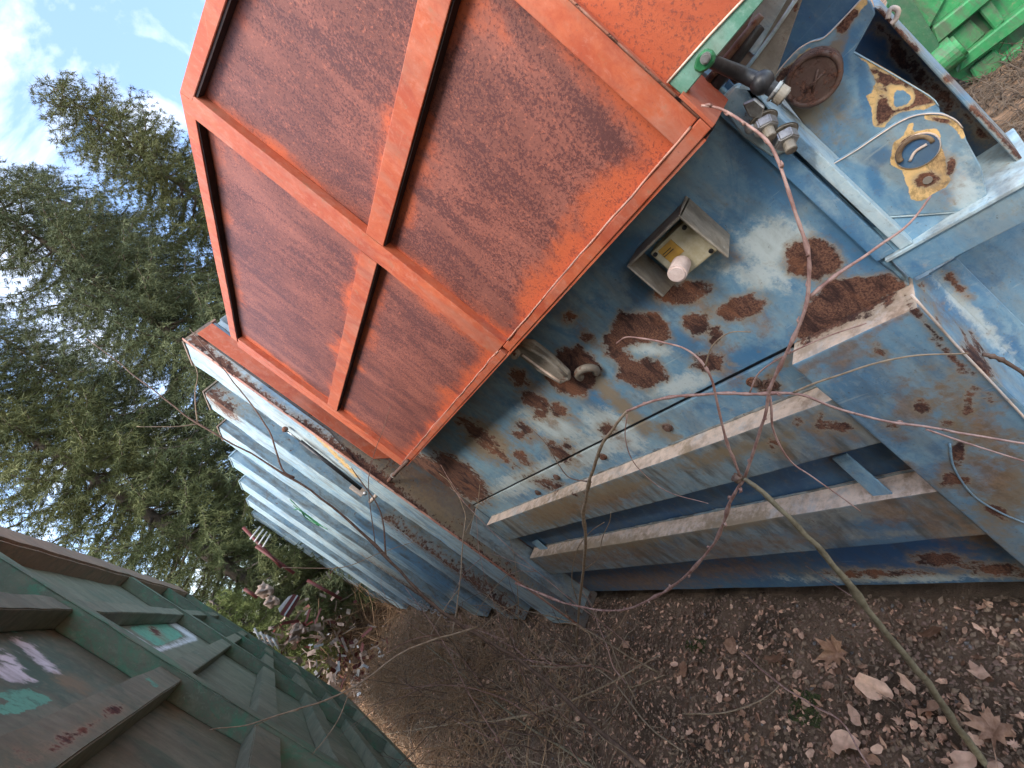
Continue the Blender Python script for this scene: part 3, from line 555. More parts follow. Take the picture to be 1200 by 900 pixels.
# ---- ribs of the long body
RBK = [(R, B_(3, (452, 606), (520, 655), (600, 718)), 9), (R, B_(4, (420, 655), (500, 705)), 9), (R, B_(3, (300, 610), (420, 690)), 9), (R, E_(248, 462, 16, 5, 40), 6), (R, E_(262, 478, 18, 4, 40), 6), (R, B_(3, (600, 712), (640, 735)), 9),
 ('yel', B_(2, (300, 440), (360, 500), (420, 560)), 5), ('pale', B_(6, (250, 430), (420, 570)), 16), ('deep', B_(6, (440, 600), (560, 690)), 12), ('deep', B_(7, (420, 610), (520, 690)), 10)]
ribs = [(2.672, .28), (3.40, .34), (4.16, .38), (5.10, .44), (6.25, .50), (7.45, .55), (8.7, .6)]
box('rib_wall', (.93, .96), (2.672, 9.5), (-.02, 2.93), 'blue_rib', press, bevel=0, cut=.12)
for i, (y, rw) in enumerate(ribs):
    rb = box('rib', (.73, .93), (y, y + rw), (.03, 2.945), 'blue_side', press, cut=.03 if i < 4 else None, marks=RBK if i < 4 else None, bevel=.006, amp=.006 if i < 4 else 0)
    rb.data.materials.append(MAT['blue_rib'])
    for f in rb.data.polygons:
        if f.normal.x < -.6: f.material_index = 1  # outer faces get the whiter blue: light falling on them put into colour
    box('rib_cap', (.722, .94), (y - .012, y + rw + .015), (2.946, 2.956), 'rail_rust' if i < 3 else 'blue_rib', rb, bevel=.001)
box('bottom_rail', (.84, .96), (2.9, 9.5), (-.02, .07), 'blue_dirty', press, bevel=.003)
# paint scrawl on the ribs
for pts in (((340, 585), (362, 605), (380, 618)), ((344, 592), (370, 612), (384, 620)), ((345, 597), (352, 597), (358, 606), (374, 616))):
    tube('green_scrawl', [pX(x, y, .7285) for x, y in pts], .008, 'green_clevis', press, sub=4, sides=5)
# gas strut
gs = tube('gas_strut', [pX(352, 517, .705), pX(423, 573, .705)], .012, 'black', press, sub=0, sides=14)
tube('strut_rod', [pX(336, 505, .705), pX(352, 517, .705)], .005, 'zinc', gs, sub=0)
ball('strut_end', pX(334, 503, .705), .018, 'rusty', gs); ball('strut_end', pX(428, 578, .705), .014, 'zinc', gs)
box('strut_bracket', (.69, .735), (3.02, 3.06), (1.62, 1.72), 'cream', gs)
# latch bar at the hood's far corner
lb = tube('latch_bar', [pX(478, 540, .775), pX(462, 556, .765), pX(448, 572, .755)], .011, 'rusty', press, sub=2, sides=12)
tube('latch_sleeve', [pX(449, 571, .752), pX(434, 588, .745)], .013, 'cream', lb, sub=0, sides=12); torus('collar', pX(461, 557, .765), pX(448, 572, .755) - pX(478, 540, .775), .013, .004, 'galv', lb, 14, 6)
# chain hanging near the foot
ch = [pX(x, y, .70) for x, y in ((478, 702), (490, 708), (502, 712), (514, 717), (525, 722))]
ct = None; q = spline(ch, 3)
for i in range(len(q) - 1):
    t = torus('chain_link', (q[i] + q[i + 1]) / 2, (q[i + 1] - q[i]).cross(Vector((1, 0, 0)) if i % 2 else Vector((0, 0, 1))), (q[i + 1] - q[i]).length * .6, .004, 'zinc', press, 12, 5)

# ---------------------------------------------------------------- DULL GREEN CONTAINER (left)
gc = thing('green_container', 'dull green ribbed steel container with scratched paint at the left edge', 'container', (-.9, 3, 0))
ANG = math.atan(.0371); XO = -.2465
def gX(Y, d=0): return XO - .0371 * Y - d
def gpt(Y, z, d=0): return Vector((gX(Y, d), Y, z))
GK = [('pale', P_((12, 748), (30, 748), (70, 788), (72, 795), (62, 793)), 4), ('pale', P_((0, 752), (10, 762), (38, 798), (30, 800), (0, 780)), 4), ('pale', E_(8, 790, 20, 7, 20), 4), ('yel', E_(8, 736, 8, 4, 20), 4), ('yel', P_((0, 812), (50, 805), (60, 822), (20, 840), (0, 846)), 8), ('mud', E_(85, 800, 22, 9, 20), 8), ('yel', P_((150, 735), (190, 728), (215, 745), (185, 758)), 5), ('pale', B_(3, (138, 737), (180, 762), (228, 748), (200, 728)), 4), (R, E_(182, 740, 8, 3, 40), 4), ('pale', B_(3, (228, 720), (258, 740)), 4), ('deep', P_((0, 700), (40, 740), (120, 800), (0, 830)), 60)]
def gquad(name, Y0, Y1, z0, z1, d0, d1, mat, cut=.03, bevel=.003, marks=None, parent=None, top=None):
    bm = bmesh.new(); bmesh.ops.create_cube(bm, size=1)
    for v in bm.verts:
        Y = Y0 if v.co.y < 0 else Y1; v.co = Vector((gX(Y, d0 if v.co.x > 0 else d1), Y, z0 if v.co.z < 0 else z1))
    if bevel: bmesh.ops.bevel(bm, geom=bm.edges[:], offset=bevel, segments=2, affect='EDGES')
    if cut:
        lo = [min(v.co[i] for v in bm.verts) for i in range(3)]; hi = [max(v.co[i] for v in bm.verts) for i in range(3)]
        gridcut(bm, lo, hi, cut, (1, 2)); dent(bm, .006, 3.2)
    me = frombm(bm, name)
    if marks: paint_fields(me, marks)
    return link(name, me, mat, parent or gc)
ZT = 2.745; YE = 7.05
gquad('side_sheet', -.4, YE, .30, ZT, .075, .10, 'green_dull', cut=.035, bevel=0, marks=GK)
gquad('top_rail', -.4, YE + .03, ZT - .172, ZT + .0, -.006, .17, 'rail_rust', cut=.06, bevel=.012)
PK = [(R, E_(98, 728, 16, 6, 38), 4), ('deep', P_((157, 764), (166, 766), (200, 788), (236, 806), (232, 813), (212, 803), (186, 788), (164, 774)), 3)]
posts = [(-.35, -.25), (2.0, 2.11), (4.22, 4.33), (5.68, 5.78), (YE - .1, YE)]
for y0, y1 in posts:
    gquad('upright', y0, y1, .28, ZT - .173, 0, .074, 'green_edge', marks=PK, cut=.022)
    tube('worn_edge', [gpt(y0, z, -.001) for z in (.3, .9, 1.5, 2.0, 2.55)], .0022, 'green_edge', gc, wob=.003, sub=8, sides=5)
spans = [(-.24, 1.995), (2.115, 4.215), (4.335, 5.675), (5.785, YE - .105)]
for (y0, y1) in spans:
    for z0, z1 in ((2.105, 2.185), (1.70, 1.785), (1.32, 1.42), (.95, 1.05), (.60, .68)):
        gquad('cross_rib', y0, y1, z0, z1, .012, .074, 'green_dull', cut=.03, marks=[(R, E_(60, 870, 60, 7, -26), 8), (R, E_(20, 890, 40, 9, -26), 8), (R, B_(2, (60, 868), (110, 840), (150, 828)), 3), ('yel', E_(178, 800, 9, 3, 40), 4)] if z0 == 1.70 and y0 < 0 else None)
gquad('bottom_rail', -.4, YE + .02, .20, .299, -.01, .12, 'green_dull', cut=None)
gquad('end_wall', YE, YE + .03, .25, ZT, .0, 2.2, 'green_dull', cut=None)
for yy in (.8, 5.8): cyl('roller', gpt(yy, .09, .2), (1, 0, 0), .09, .12, 'rusty', gc, 20)

# ---------------------------------------------------------------- BRIGHT GREEN CONTAINER (far right)
bg_ = thing('bright_green_container', 'bright green container with raised beams standing behind the blue machine', 'container', (4.8, .6, 0))
XG = 4.7
def gp(x, y, X=XG): return pX(x, y, X)
prism('side_sheet', [gp(1050, -30, XG + .12), gp(1300, -30, XG + .12), gp(1300, 40, XG + .12), gp(1150, 103, XG + .12), gp(1085, 78, XG + .12), gp(1035, 20, XG + .12)], (.05, 0, 0), 'green_bright', bg_, cut=.1)
for qd in (((1092, 34), (1160, -20), (1176, -12), (1098, 53)), ((1127, 67), (1215, -3), (1215, 18), (1122, 87)), ((1172, 72), (1230, 25), (1230, 40), (1182, 78))):
    prism('cross_beam', [gp(x, y, XG) for x, y in qd], (.10, 0, 0), 'green_bright', bg_, bevel=.01)
for qd in (((1143, 8), (1158, -4), (1178, 24), (1166, 36)), ((1060, -6), (1092, -30), (1110, -4), (1088, 36))): prism('upright', [gp(x, y, XG + .03) for x, y in qd], (.08, 0, 0), 'green_bright', bg_, bevel=.008)
for qd in (((1108, 46), (1136, 22), (1156, 40), (1127, 66)), ((1136, 82), (1166, 58), (1184, 76), (1150, 102)), ((1062, 2), (1085, -16), (1124, -20), (1134, 0), (1092, 33))): prism('pressed_panel', [gp(x, y, XG + .06) for x, y in qd], (.05, 0, 0), 'green_bright', bg_, bevel=.012)
cyl('roller', gp(1111, 64, XG - .02), (0, 1, 0), .10, .14, 'green_bright', bg_, 20, .02)
prism('end_sheet', [gp(1028, -20, XG - .05), gp(1058, -20, XG - .05), gp(1100, 50, XG - .05), gp(1108, 92, XG - .05), gp(1070, 60, XG - .05)], (.08, 0, 0), 'green_dark', bg_)

# ---------------------------------------------------------------- SPRUCES
def spruce(x, y, h, rad, name, label, mat, seed, base=.8, dens=1.0, tuft=.085, lean=(0, 0), pw=.75, group='spruces behind the containers'):
    r = np.random.default_rng(seed); t = thing(name, label, 'tree', (x, y, -.02), group)
    top = Vector((x + lean[0], y + lean[1], h)); b0 = Vector((x, y, -.1))
    tube('trunk', [b0, b0.lerp(top, .35), b0.lerp(top, .7), top], .13 * h / 11, 'bark', t, r1=.012, sides=9, sub=4)
    wood = MB(); V = []; nb = int(230 * dens * h / 11)
    for i in range(nb):
        f = base / h + (1 - base / h) * ((i + r.random()) / nb); z = f * h; az = i * 2.399 + r.random() * .8
        Lb = rad * (1 - f) ** pw * (.65 + .5 * r.random()) + .15; o = b0.lerp(top, f)
        d = np.array([math.cos(az), math.sin(az), 0]); n = max(4, int(Lb / .13)); P = []
        droop = .38 + .30 * r.random()
        for k in range(n + 1):
            s = k / n; P.append(np.array(o) + d * Lb * s + np.array([0, 0, -droop * Lb * s + .55 * droop * Lb * s ** 2.5 * (1.6)]) + r.normal(0, .012, 3))
        wood.tube([Vector(p) for p in P], .014 + .008 * Lb, .004, 4)
        side = np.array([-d[1], d[0], 0])
        for k in range(max(1, n // 5), n + 1):
            s = k / n
            for sg in (-1, 1):
                tl = (.20 + .50 * (1 - s) * min(1, Lb / 1.4)) * (.6 + .7 * r.random()); dirv = side * sg * .8 + d * .65 + np.array([0, 0, -.25 - .5 * r.random()]); dirv /= np.linalg.norm(dirv)
                m = max(2, int(tl / (tuft * .62)))
                ss = (np.arange(m) + r.random(m)) / m
                pts = P[k][None] + dirv[None] * (tl * ss)[:, None] + r.normal(0, .014, (m, 3)) + np.array([0, 0, -1])[None] * (ss ** 2 * tl * .25)[:, None]
                V.append(np.concatenate([pts, np.tile(dirv, (m, 1))], 1))
            V.append(np.concatenate([P[k][None], d[None]], 1))
    V = np.concatenate(V); n = len(V); p = V[:, :3]; dr = V[:, 3:]
    verts = []; nf = 0; F = []
    for q in range(9):                     # four narrow needle fans per tuft
        a = dr + r.normal(0, .75, (n, 3)); a /= np.linalg.norm(a, axis=1)[:, None]; b = np.cross(a, r.normal(0, 1, (n, 3))); b /= np.linalg.norm(b, axis=1)[:, None] + 1e-9
        ln = tuft * (.8 + .9 * r.random((n, 1))); wd = tuft * .062
        o_ = p + r.normal(0, .012, (n, 3)); verts += [o_ - b * wd, o_ + b * wd, o_ + a * ln + b * wd * .3]
    vv = np.stack(verts, 1).reshape(-1, 3); nf = n * 9
    me = bpy.data.meshes.new('needles'); me.vertices.add(len(vv)); me.vertices.foreach_set('co', vv.ravel()); me.loops.add(nf * 3); me.polygons.add(nf)
    me.loops.foreach_set('vertex_index', np.arange(nf * 3, dtype=np.int32)); me.polygons.foreach_set('loop_start', np.arange(0, nf * 3, 3, dtype=np.int32)); me.update(); me.validate()
    link('crown', me, mat, t); wood.build('limbs', 'bark', t)
    return nf
S = 'spruce_tree'
T_ = 0
T_ += spruce(-.1, 10.0, 12.0, 2.3, S, 'tall dark spruce whose trunk stands at the end of the alley', 'needle', 1, base=1.2)
T_ += spruce(2.6, 9.6, 12.5, 3.0, S, 'dense spruce right behind the ribbed blue container', 'needle_blue', 2, base=1.0)
T_ += spruce(5.6, 9.8, 13.2, 2.7, S, 'spruce with the highest tip, partly hidden by the orange hood', 'needle', 3, base=1.0, pw=.5)
T_ += spruce(1.2, 13.5, 12.5, 3.2, S, 'farthest spruce, seen between the others', 'needle_blue', 5, base=.8)
T_ += spruce(4.4, 12.2, 13.8, 2.9, S, 'spruce showing between the two tallest crowns', 'needle_blue', 11, base=1.0, pw=.6)
T_ += spruce(-.55, 8.6, 2.5, .40, 'young_spruce', 'small light green young conifer at the end of the alley', 'needle_light', 8, base=.5, dens=1.2, tuft=.06)
print('needle faces', T_)

# ---------------------------------------------------------------- SHRUB STEMS IN FRONT
def sap(label, base, group=None): return thing('bare_sapling', label, 'sapling', base, group)
def buds(parent, pts, n, r):
    Q = spline(pts, 6); m = MB()
    for i in range(n):
        k = int((i + .6) / n * (len(Q) - 2)); d = (Q[k + 1] - Q[k]).normalized(); s = d.orthogonal().normalized() * (1 if i % 2 else -1)
        m.tube([Q[k] + s * r * .3, Q[k] + s * r * 1.3 + d * r * .8, Q[k] + s * r * 1.1 + d * r * 2.4], r * .75, r * .15, 6)
    m.build('buds', 'twig_red', parent)['kind'] = 'stuff'
def px(pts): return [pX(x, y, X) for x, y, X in pts]
s1 = sap('thick olive green sapling leaning from the lower right corner up past the corner post', pX(1165, 905, .505))
tube('stem', px([(1172, 915, .50), (1130, 862, .52), (1085, 800, .535), (1030, 728, .55), (975, 662, .56), (925, 605, .575), (872, 560, .59)]), .0088, 'twig_green', s1, r1=.0042, knob=.55, wob=.007)
a1 = [(872, 562, .59), (892, 500, .60), (905, 450, .61), (930, 395, .62), (947, 345, .64), (944, 290, .66), (925, 225, .69), (905, 172, .72), (872, 147, .75), (845, 128, .77), (822, 124, .78)]
tube('branch', px(a1), .0028, 'twig_red', s1, r1=.0016, knob=.5, wob=.003, sides=8); buds(s1, px(a1), 13, .0035)
tube('branch', px([(947, 350, .64), (985, 320, .66), (1030, 288, .70), (1065, 262, .74), (1090, 230, .78)]), .0026, 'twig_red', s1, r1=.0012, knob=.4, wob=.003, sides=7)
c1 = [(872, 562, .59), (855, 590, .585), (838, 635, .58), (800, 678, .57), (760, 703, .56), (718, 716, .56), (660, 706, .56), (604, 683, .56)]
tube('branch', px(c1), .0030, 'twig_red', s1, r1=.0036, knob=.6, wob=.003, sides=8); buds(s1, px(c1), 11, .006)
d1 = [(868, 558, .59), (852, 520, .60), (838, 462, .61), (828, 432, .62), (808, 412, .64), (780, 402, .66), (738, 395, .68), (722, 403, .69)]
tube('branch', px(d1), .0026, 'twig_red', s1, r1=.0012, knob=.4, wob=.003, sides=7)
tube('branch', px([(826, 430, .62), (835, 405, .62), (855, 390, .62), (880, 389, .62)]), .0014, 'twig_tan', s1, r1=.0008, sides=6)
tube('branch', px([(903, 465, .61), (905, 500, .60), (925, 540, .59), (955, 560, .58), (1010, 600, .57)]), .0022, 'twig_red', s1, r1=.001, sides=6, wob=.004)
tube('branch', px([(878, 460, .61), (890, 435, .62), (920, 415, .62), (968, 395, .63), (1015, 378, .63)]), .0016, 'twig_red', s1, r1=.0008, sides=6, wob=.003)
ball('knot', pX(864, 560, .588), .010, 'twig_dark', s1, amp=.5)
s2 = sap('slender yellowish sapling rising beside the lower ledges with a long pinkish shoot', pZ(675, 755, 0))
tube('stem', px([(675, 757, .627), (680, 700, .61), (686, 640, .60), (684, 600, .60), (692, 560, .60), (706, 520, .60), (735, 482, .61)]), .0064, 'twig_tan', s2, r1=.0031, knob=.4, wob=.003)
f1 = [(735, 482, .61), (775, 467, .62), (830, 462, .63), (885, 461, .64), (935, 462, .64), (985, 480, .64), (1035, 493, .64), (1085, 500, .64), (1150, 512, .64), (1215, 522, .64)]
tube('branch', px(f1), .0029, 'twig_red', s2, r1=.0016, knob=.4, wob=.003, sides=8); buds(s2, px(f1), 9, .003)
tube('branch', px([(1085, 503, .64), (1120, 515, .63), (1160, 528, .62), (1215, 545, .61)]), .0018, 'twig_red', s2, r1=.001, sides=6)
tube('branch', px([(930, 460, .64), (975, 442, .65), (1030, 425, .66), (1085, 416, .67), (1135, 414, .68)]), .0020, 'twig_tan', s2, r1=.0012, sides=6, wob=.003)
tube('branch', px([(1152, 415, .68), (1170, 420, .68), (1188, 430, .68), (1215, 447, .68)]), .0030, 'twig_dark', s2, r1=.0022, sides=6, knob=.5)
tube('branch', px([(684, 668, .6), (700, 655, .6), (706, 630, .6), (714, 612, .6), (716, 600, .6)]), .0022, 'twig_tan', s2, r1=.001, sides=6)
tube('branch', px([(676, 702, .61), (670, 680, .61), (675, 648, .61), (690, 625, .61), (708, 612, .61)]), .0024, 'twig_tan', s2, r1=.0012, sides=6)
tube('branch', px([(693, 565, .6), (668, 560, .62), (655, 545, .64), (640, 520, .66), (620, 500, .68)]), .0022, 'twig_dark', s2, r1=.001, sides=6)
tube('branch', px([(735, 485, .61), (733, 515, .6), (745, 545, .6), (780, 575, .6), (830, 590, .6)]), .0014, 'twig_red', s2, r1=.0008, sides=6)
s3 = sap('long dark brown sapling slanting across the ribbed blue side', pZ(770, 912, 0))
tube('stem', [pY(x, y, Y) for x, y, Y in ((772, 915, 1.75), (700, 855, 1.85), (620, 782, 1.9), (545, 735, 1.9), (497, 700, 1.9), (450, 650, 1.9), (400, 603, 1.9), (333, 555, 1.9), (233, 497, 1.9), (167, 447, 1.9), (103, 397, 1.9))], .0092, 'twig_dark', s3, r1=.0012, knob=.3, wob=.006)
tube('branch', [pY(x, y, 1.9) for x, y in ((452, 652), (446, 600), (420, 560), (412, 548))], .004, 'twig_dark', s3, r1=.0015, wob=.003, sides=7)
tube('branch', [pY(x, y, 1.9) for x, y in ((345, 560), (330, 548), (315, 505), (285, 462), (255, 425), (222, 385))], .0042, 'twig_dark', s3, r1=.0014, wob=.004, sides=7)
tube('branch', [pY(x, y, 1.9) for x, y in ((232, 497), (228, 465), (232, 440), (224, 420))], .0025, 'twig_tan', s3, r1=.001, sides=6, wob=.003)
tube('branch', [pY(x, y, 1.9) for x, y in ((233, 497), (200, 500), (160, 500))], .0025, 'twig_tan', s3, r1=.001, sides=6, wob=.003)
tube('branch', [pY(x, y, 1.9) for x, y in ((440, 640), (432, 560), (450, 500), (465, 450))], .0022, 'twig_dark', s3, r1=.0009, sides=6, wob=.004)
s4 = sap('thin grey twigs arching over the rust brown flange', pZ(548, 760, 0))
tube('stem', [pY(x, y, 2.3) for x, y in ((530, 745), (538, 690), (543, 630), (545, 600), (530, 570), (515, 555))], .004, 'twig_tan', s4, r1=.0018, sides=7, wob=.004)
tube('branch', [pY(x, y, 2.3) for x, y in ((545, 625), (560, 590), (562, 540), (555, 500))], .0024, 'twig_tan', s4, r1=.001, sides=6, wob=.003)
tube('branch', [pY(x, y, 2.3) for x, y in ((538, 690), (520, 715), (505, 745), (510, 760))], .003, 'twig_tan', s4, r1=.0018, sides=6, wob=.003)
s5 = sap('thin pale twigs reaching over the dull green container', pZ(470, 800, 0))
tube('stem', [pY(x, y, 1.6) for x, y in ((560, 735), (480, 760), (415, 805), (380, 820), (335, 835), (290, 850), (245, 856))], .0035, 'twig_tan', s5, r1=.0012, sides=7, wob=.004)
tube('branch', [pY(x, y, 1.6) for x, y in ((413, 806), (395, 845), (378, 870), (365, 885))], .0022, 'twig_tan', s5, r1=.001, sides=6, wob=.003)
tube('branch', [pY(x, y, 1.6) for x, y in ((350, 832), (325, 838), (297, 852))], .0018, 'twig_tan', s5, r1=.001, sides=6)
tube('branch', [pY(x, y, 1.7) for x, y in ((330, 665), (400, 665), (440, 650), (500, 630))], .0016, 'twig_tan', s5, r1=.001, sides=6, wob=.003)
s6 = sap('fallen pale branch lying bent over the dead leaves', pZ(560, 860, 0))
tube('stem', [pZ(x, y, z) for x, y, z in ((440, 862, .05), (520, 850, .06), (600, 842, .08), (680, 817, .10), (730, 792, .14), (772, 768, .20))], .0055, 'twig_tan', s6, r1=.003, knob=.3, wob=.006, sides=8)
tube('branch', [pZ(x, y, z) for x, y, z in ((500, 757, .2), (560, 805, .12), (610, 845, .08), (665, 880, .05), (705, 905, .03))], .0045, 'twig_green', s6, r1=.006, wob=.005, sides=8)
tube('branch', [pZ(x, y, z) for x, y, z in ((620, 780, .2), (660, 782, .18), (690, 780, .16), (720, 800, .10), (760, 850, .05), (800, 880, .03))], .004, 'twig_tan', s6, r1=.003, wob=.004, sides=8)
s7 = sap('fallen brown twig lying among the leaves near the lower right', pZ(1000, 850, 0))
tube('stem', [pZ(x, y, z) for x, y, z in ((868, 762, .05), (905, 795, .06), (940, 820, .05), (985, 845, .05), (1010, 885, .03), (1025, 910, .02))], .0035, 'twig_red', s7, r1=.0022, wob=.004, sides=7)
tube('branch', [pZ(x, y, .04) for x, y in ((800, 836), (850, 835), (895, 818), (915, 800))], .003, 'twig_tan', s7, r1=.0015, wob=.004, sides=7)
tube('branch', [pZ(x, y, .05) for x, y in ((878, 632), (930, 655), (985, 690), (1010, 705))][0:2] + [pX(1000, 700, .60)], .0016, 'twig_red', s7, r1=.001, sides=6)
def random_twig(i):
    x = random.uniform(-.05, .66); y = random.uniform(1.7, 4.6)
    t = sap('thin bare brown twig standing among the brush in the alley', (x, y, 0), 'bare twigs in the alley')
    h = random.uniform(.4, 1.7) * (.6 + .4 * random.random()); az = random.uniform(0, 6.28); P = [Vector((x, y, -.02))]
    d = Vector((math.cos(az) * .35, math.sin(az) * .35, 1)).normalized()
    for k in range(6):
        d = (d + Vector((random.gauss(0, .16), random.gauss(0, .16), random.gauss(-.05, .08)))).normalized(); P.append(P[-1] + d * h / 6)
    mt = random.choice(('twig_dark', 'twig_dark', 'twig_tan', 'twig_red'))
    t['label'] = '%s %s twig standing among the brush in the alley' % ('tall bare' if h > .75 else 'short bare', {'twig_dark': 'dark brown', 'twig_tan': 'pale tan', 'twig_red': 'reddish'}[mt])
    t['group'] = '%s %s twigs in the alley' % ('tall' if h > .75 else 'short', {'twig_dark': 'dark brown', 'twig_tan': 'pale tan', 'twig_red': 'reddish'}[mt])
    tube('stem', P, random.uniform(.002, .005), mt, t, r1=.0009, sides=5, sub=3, wob=.004)
    for b in range(random.randint(1, 4)):
        k = random.randint(2, 5); e = Vector((random.gauss(0, 1), random.gauss(0, 1), .7)).normalized(); l = h * random.uniform(.12, .35)
        tube('branch', [P[k], P[k] + e * l * .5 + Vector((0, 0, .02)), P[k] + e * l], .0018, mt, t, r1=.0007, sides=4, sub=3, wob=.004)
for i in range(64): random_twig(i)

# brushwood, tangled dead stems at the alley end and along the foot of the ribs
def brush(name, label, n, box_, hh, r0, mat, cat='brush', spread=.8):
    m = MB(); rr = random.Random(len(label))
    for i in range(n):
        x = rr.uniform(box_[0], box_[1]); y = rr.uniform(box_[2], box_[3]); z = gz(x, y); h = rr.uniform(.3, 1) * hh
        d = Vector((rr.gauss(0, spread), rr.gauss(0, spread), rr.uniform(.2, 1))).normalized(); P = [Vector((x, y, z))]
        for k in range(5):
            d = (d + Vector((rr.gauss(0, .3), rr.gauss(0, .3), rr.gauss(-.12, .2)))).normalized(); q_ = P[-1] + d * h / 5; q_.z = max(q_.z, z + .01); q_.x = min(q_.x, .70 if q_.y > 2.5 and q_.y < 9.3 else .9) if x < .95 else max(q_.x, 1.5); P.append(q_)
        m.tube(P, r0 * rr.uniform(.5, 1.2), r0 * .3, 3)
    o = m.build(name, mat, None, False); o['kind'] = 'stuff'; o['label'] = label; o['category'] = cat
brush('brushwood', 'tangle of dead dark brown stems between the two containers', 750, (-.6, .66, 2.4, 7.5), .7, .0045, 'twig_russet')
brush('dry_stalks', 'matted tan stalks lying over the alley floor', 1500, (-.5, .66, 2.0, 8), .42, .0028, 'twig_tan')
brush('russet_stems', 'warm russet brush stems filling the alley', 900, (-.6, .66, 3.0, 6.9), .6, .0048, 'twig_russet')
brush('brambles', 'reddish bramble shoots at the end of the alley', 1500, (-2.6, 1.2, 7.9, 11.5), 1.6, .009, 'twig_russet')
brush('undergrowth', 'dark leafless undergrowth under the spruces', 2600, (-5, 2.5, 9.5, 14), 2.6, .011, 'twig_dark')
brush('dry_grass', 'dry straw grass beyond the blue machine', 9000, (1.9, 6, -1.2, 1.2), .25, .004, 'blade')
brush('litter_twigs', 'small broken twigs scattered on the soil', 420, (.15, .82, .55, 3.0), .10, .0010, 'twig_tan', spread=3)

# rubbish at the alley end
cr_ = thing('white_crate', 'white slatted plastic crate leaning at the end of the alley', 'crate', pY(312, 742, 7.3))
for k in range(4):
    x0 = 296 + k * 7; tube('slat', [pY(x0 + 2, 736 + k * 4, 7.3), pY(x0 + 10, 752 + k * 3, 7.3)], .015, 'white_plastic', cr_, sub=0, sides=4)
for k in range(2): tube('slat', [pY(297, 746 + k * 9 - 6, 7.32), pY(324, 750 + k * 6, 7.32)], .015, 'white_plastic', cr_, sub=0, sides=4)
c2 = thing('white_pallet', 'broken white slatted panel hanging beside the ribbed container', 'panel', pY(302, 628, 7.5))
for k in range(4): tube('slat', [pY(305 + k * 4, 617 + k * 3, 7.5), pY(293 + k * 5, 632 + k * 3, 7.5)], .014, 'white_plastic', c2, sub=0, sides=4)
rb_ = thing('red_white_barrier', 'red and white striped barrier board lying in the rubbish', 'barrier', pY(338, 712, 7.2))
prism('red_board', [pY(x, y, 7.2) for x, y in ((344, 696), (352, 700), (338, 724), (328, 720))], (0, .06, 0), 'red_metal', rb_)
prism('white_board', [pY(x, y, 7.25) for x, y in ((338, 699), (343, 697), (328, 718), (326, 713))], (0, .06, 0), 'white_plastic', rb_)
prism('white_board', [pY(x, y, 7.18) for x, y in ((348, 697), (349.5, 698), (334, 722), (332.5, 721))], (0, .02, 0), 'white_plastic', rb_)
for k, (x, y, sx) in enumerate(((311, 690, .075), (319, 703, .065), (350, 736, .07), (345, 747, .05))):
    p = pY(x, y, 7.4); b = ball('cloth_heap', p, sx, 'cloth', None, (1, 1.3, 1.0), 1.5)
    b['label'] = ('crumpled tan cloth heap, uppermost in the rubbish', 'crumpled tan cloth below the upper heap', 'orange brown rag right of the white crate', 'small pale rag at the foot of the heap')[k]; b['category'] = 'rag'
for k, (pa, pb, lab) in enumerate((((285, 618), (330, 665), 'upper faded red beam behind the ribs'), ((300, 640), (345, 672), 'second faded red beam, just under the upper one'), ((360, 680), (400, 702), 'short red beam at the foot of the ribbed side'), ((286, 690), (302, 700), 'dark red block beside the tan cloth'))):
    o = tube('red_beam', [pY(*pa, 7.6), pY(*pb, 7.6)], .03, 'red_metal', None, sub=0, sides=4); o['label'] = lab; o['category'] = 'beam'; o['group'] = 'red beams in the rubbish'

# ---------------------------------------------------------------- LEAVES, STONES, MOSS
def leaf_mesh(kind):
    if kind == 0:      # maple-like
        A = [(0, 1), (.16, .62), (.34, .70), (.30, .50), (.86, .52), (.62, .28), (.80, .10), (.40, .02), (.42, -.30), (.10, -.14), (0, -.62)]
        A = A + [(-a, b) for a, b in A[-2:0:-1]]
    else: A = [(math.sin(t) * (.66 if kind == 1 else .45) * (1 + .12 * math.sin(5 * t)), math.cos(t)) for t in np.linspace(0, 2 * math.pi, 15)[:-1]]
    n = len(A); V = []
    for a, b in A: V.append((a, b, .22 * a * a + .10 * b * b * (1 if kind != 1 else -1) + .05 * math.sin(7 * a + 3 * b)))
    for a, b in A: V.append((a * .5, b * .5, .04 + .03 * math.sin(9 * a)))
    V.append((0, 0, 0)); F = []
    for i in range(n):
        j = (i + 1) % n; F += [(i, j, n + j, n + i), (n + i, n + j, 2 * n)]
    b = len(V); V += [(.012, -.5, .0), (-.012, -.5, .0), (.02, -1.15, .12), (0, -1.15, .14)]; F.append((b, b + 1, b + 3, b + 2))
    me = bpy.data.meshes.new('leaf'); me.from_pydata(V, [], F); me.update(); me.materials.append(MAT['leaf']); me.shade_smooth(); return me
def crumple(me, k):
    me = me.copy(); rr = random.Random(k)
    for v in me.vertices:
        n_ = noise.noise(Vector((v.co.x * 2.3 + k * 7, v.co.y * 2.3, k))); m_ = noise.noise(Vector((v.co.x * 3 + k, v.co.y * 3 + 5, 0)))
        v.co.x *= 1 + .30 * m_; v.co.y *= 1 + .25 * n_; v.co.z += .26 * n_ + .12 * m_
        v.co.z += (.5 * max(0, v.co.x) ** 1.5 if k % 3 == 0 else 0)
    return me
_b = [leaf_mesh(k) for k in range(3)]; LM = [[crumple(_b[k], k * 10 + j) for j in range(5)] for k in range(3)]
def put_leaf(x, y, s, kind, label, lift=.012):
    o = bpy.data.objects.new('fallen_leaf', random.choice(LM[kind])); C.objects.link(o); o.location = (x, y, gz(x, y) + lift); o.scale = (s, s, s * random.uniform(.7, 1.3))
    o.rotation_euler = (random.gauss(0, .38), random.gauss(0, .38), random.uniform(0, 6.28)); o['label'] = label; o['category'] = 'leaf'; o['group'] = 'fallen leaves on the soil'; o.location.z += .004; return o
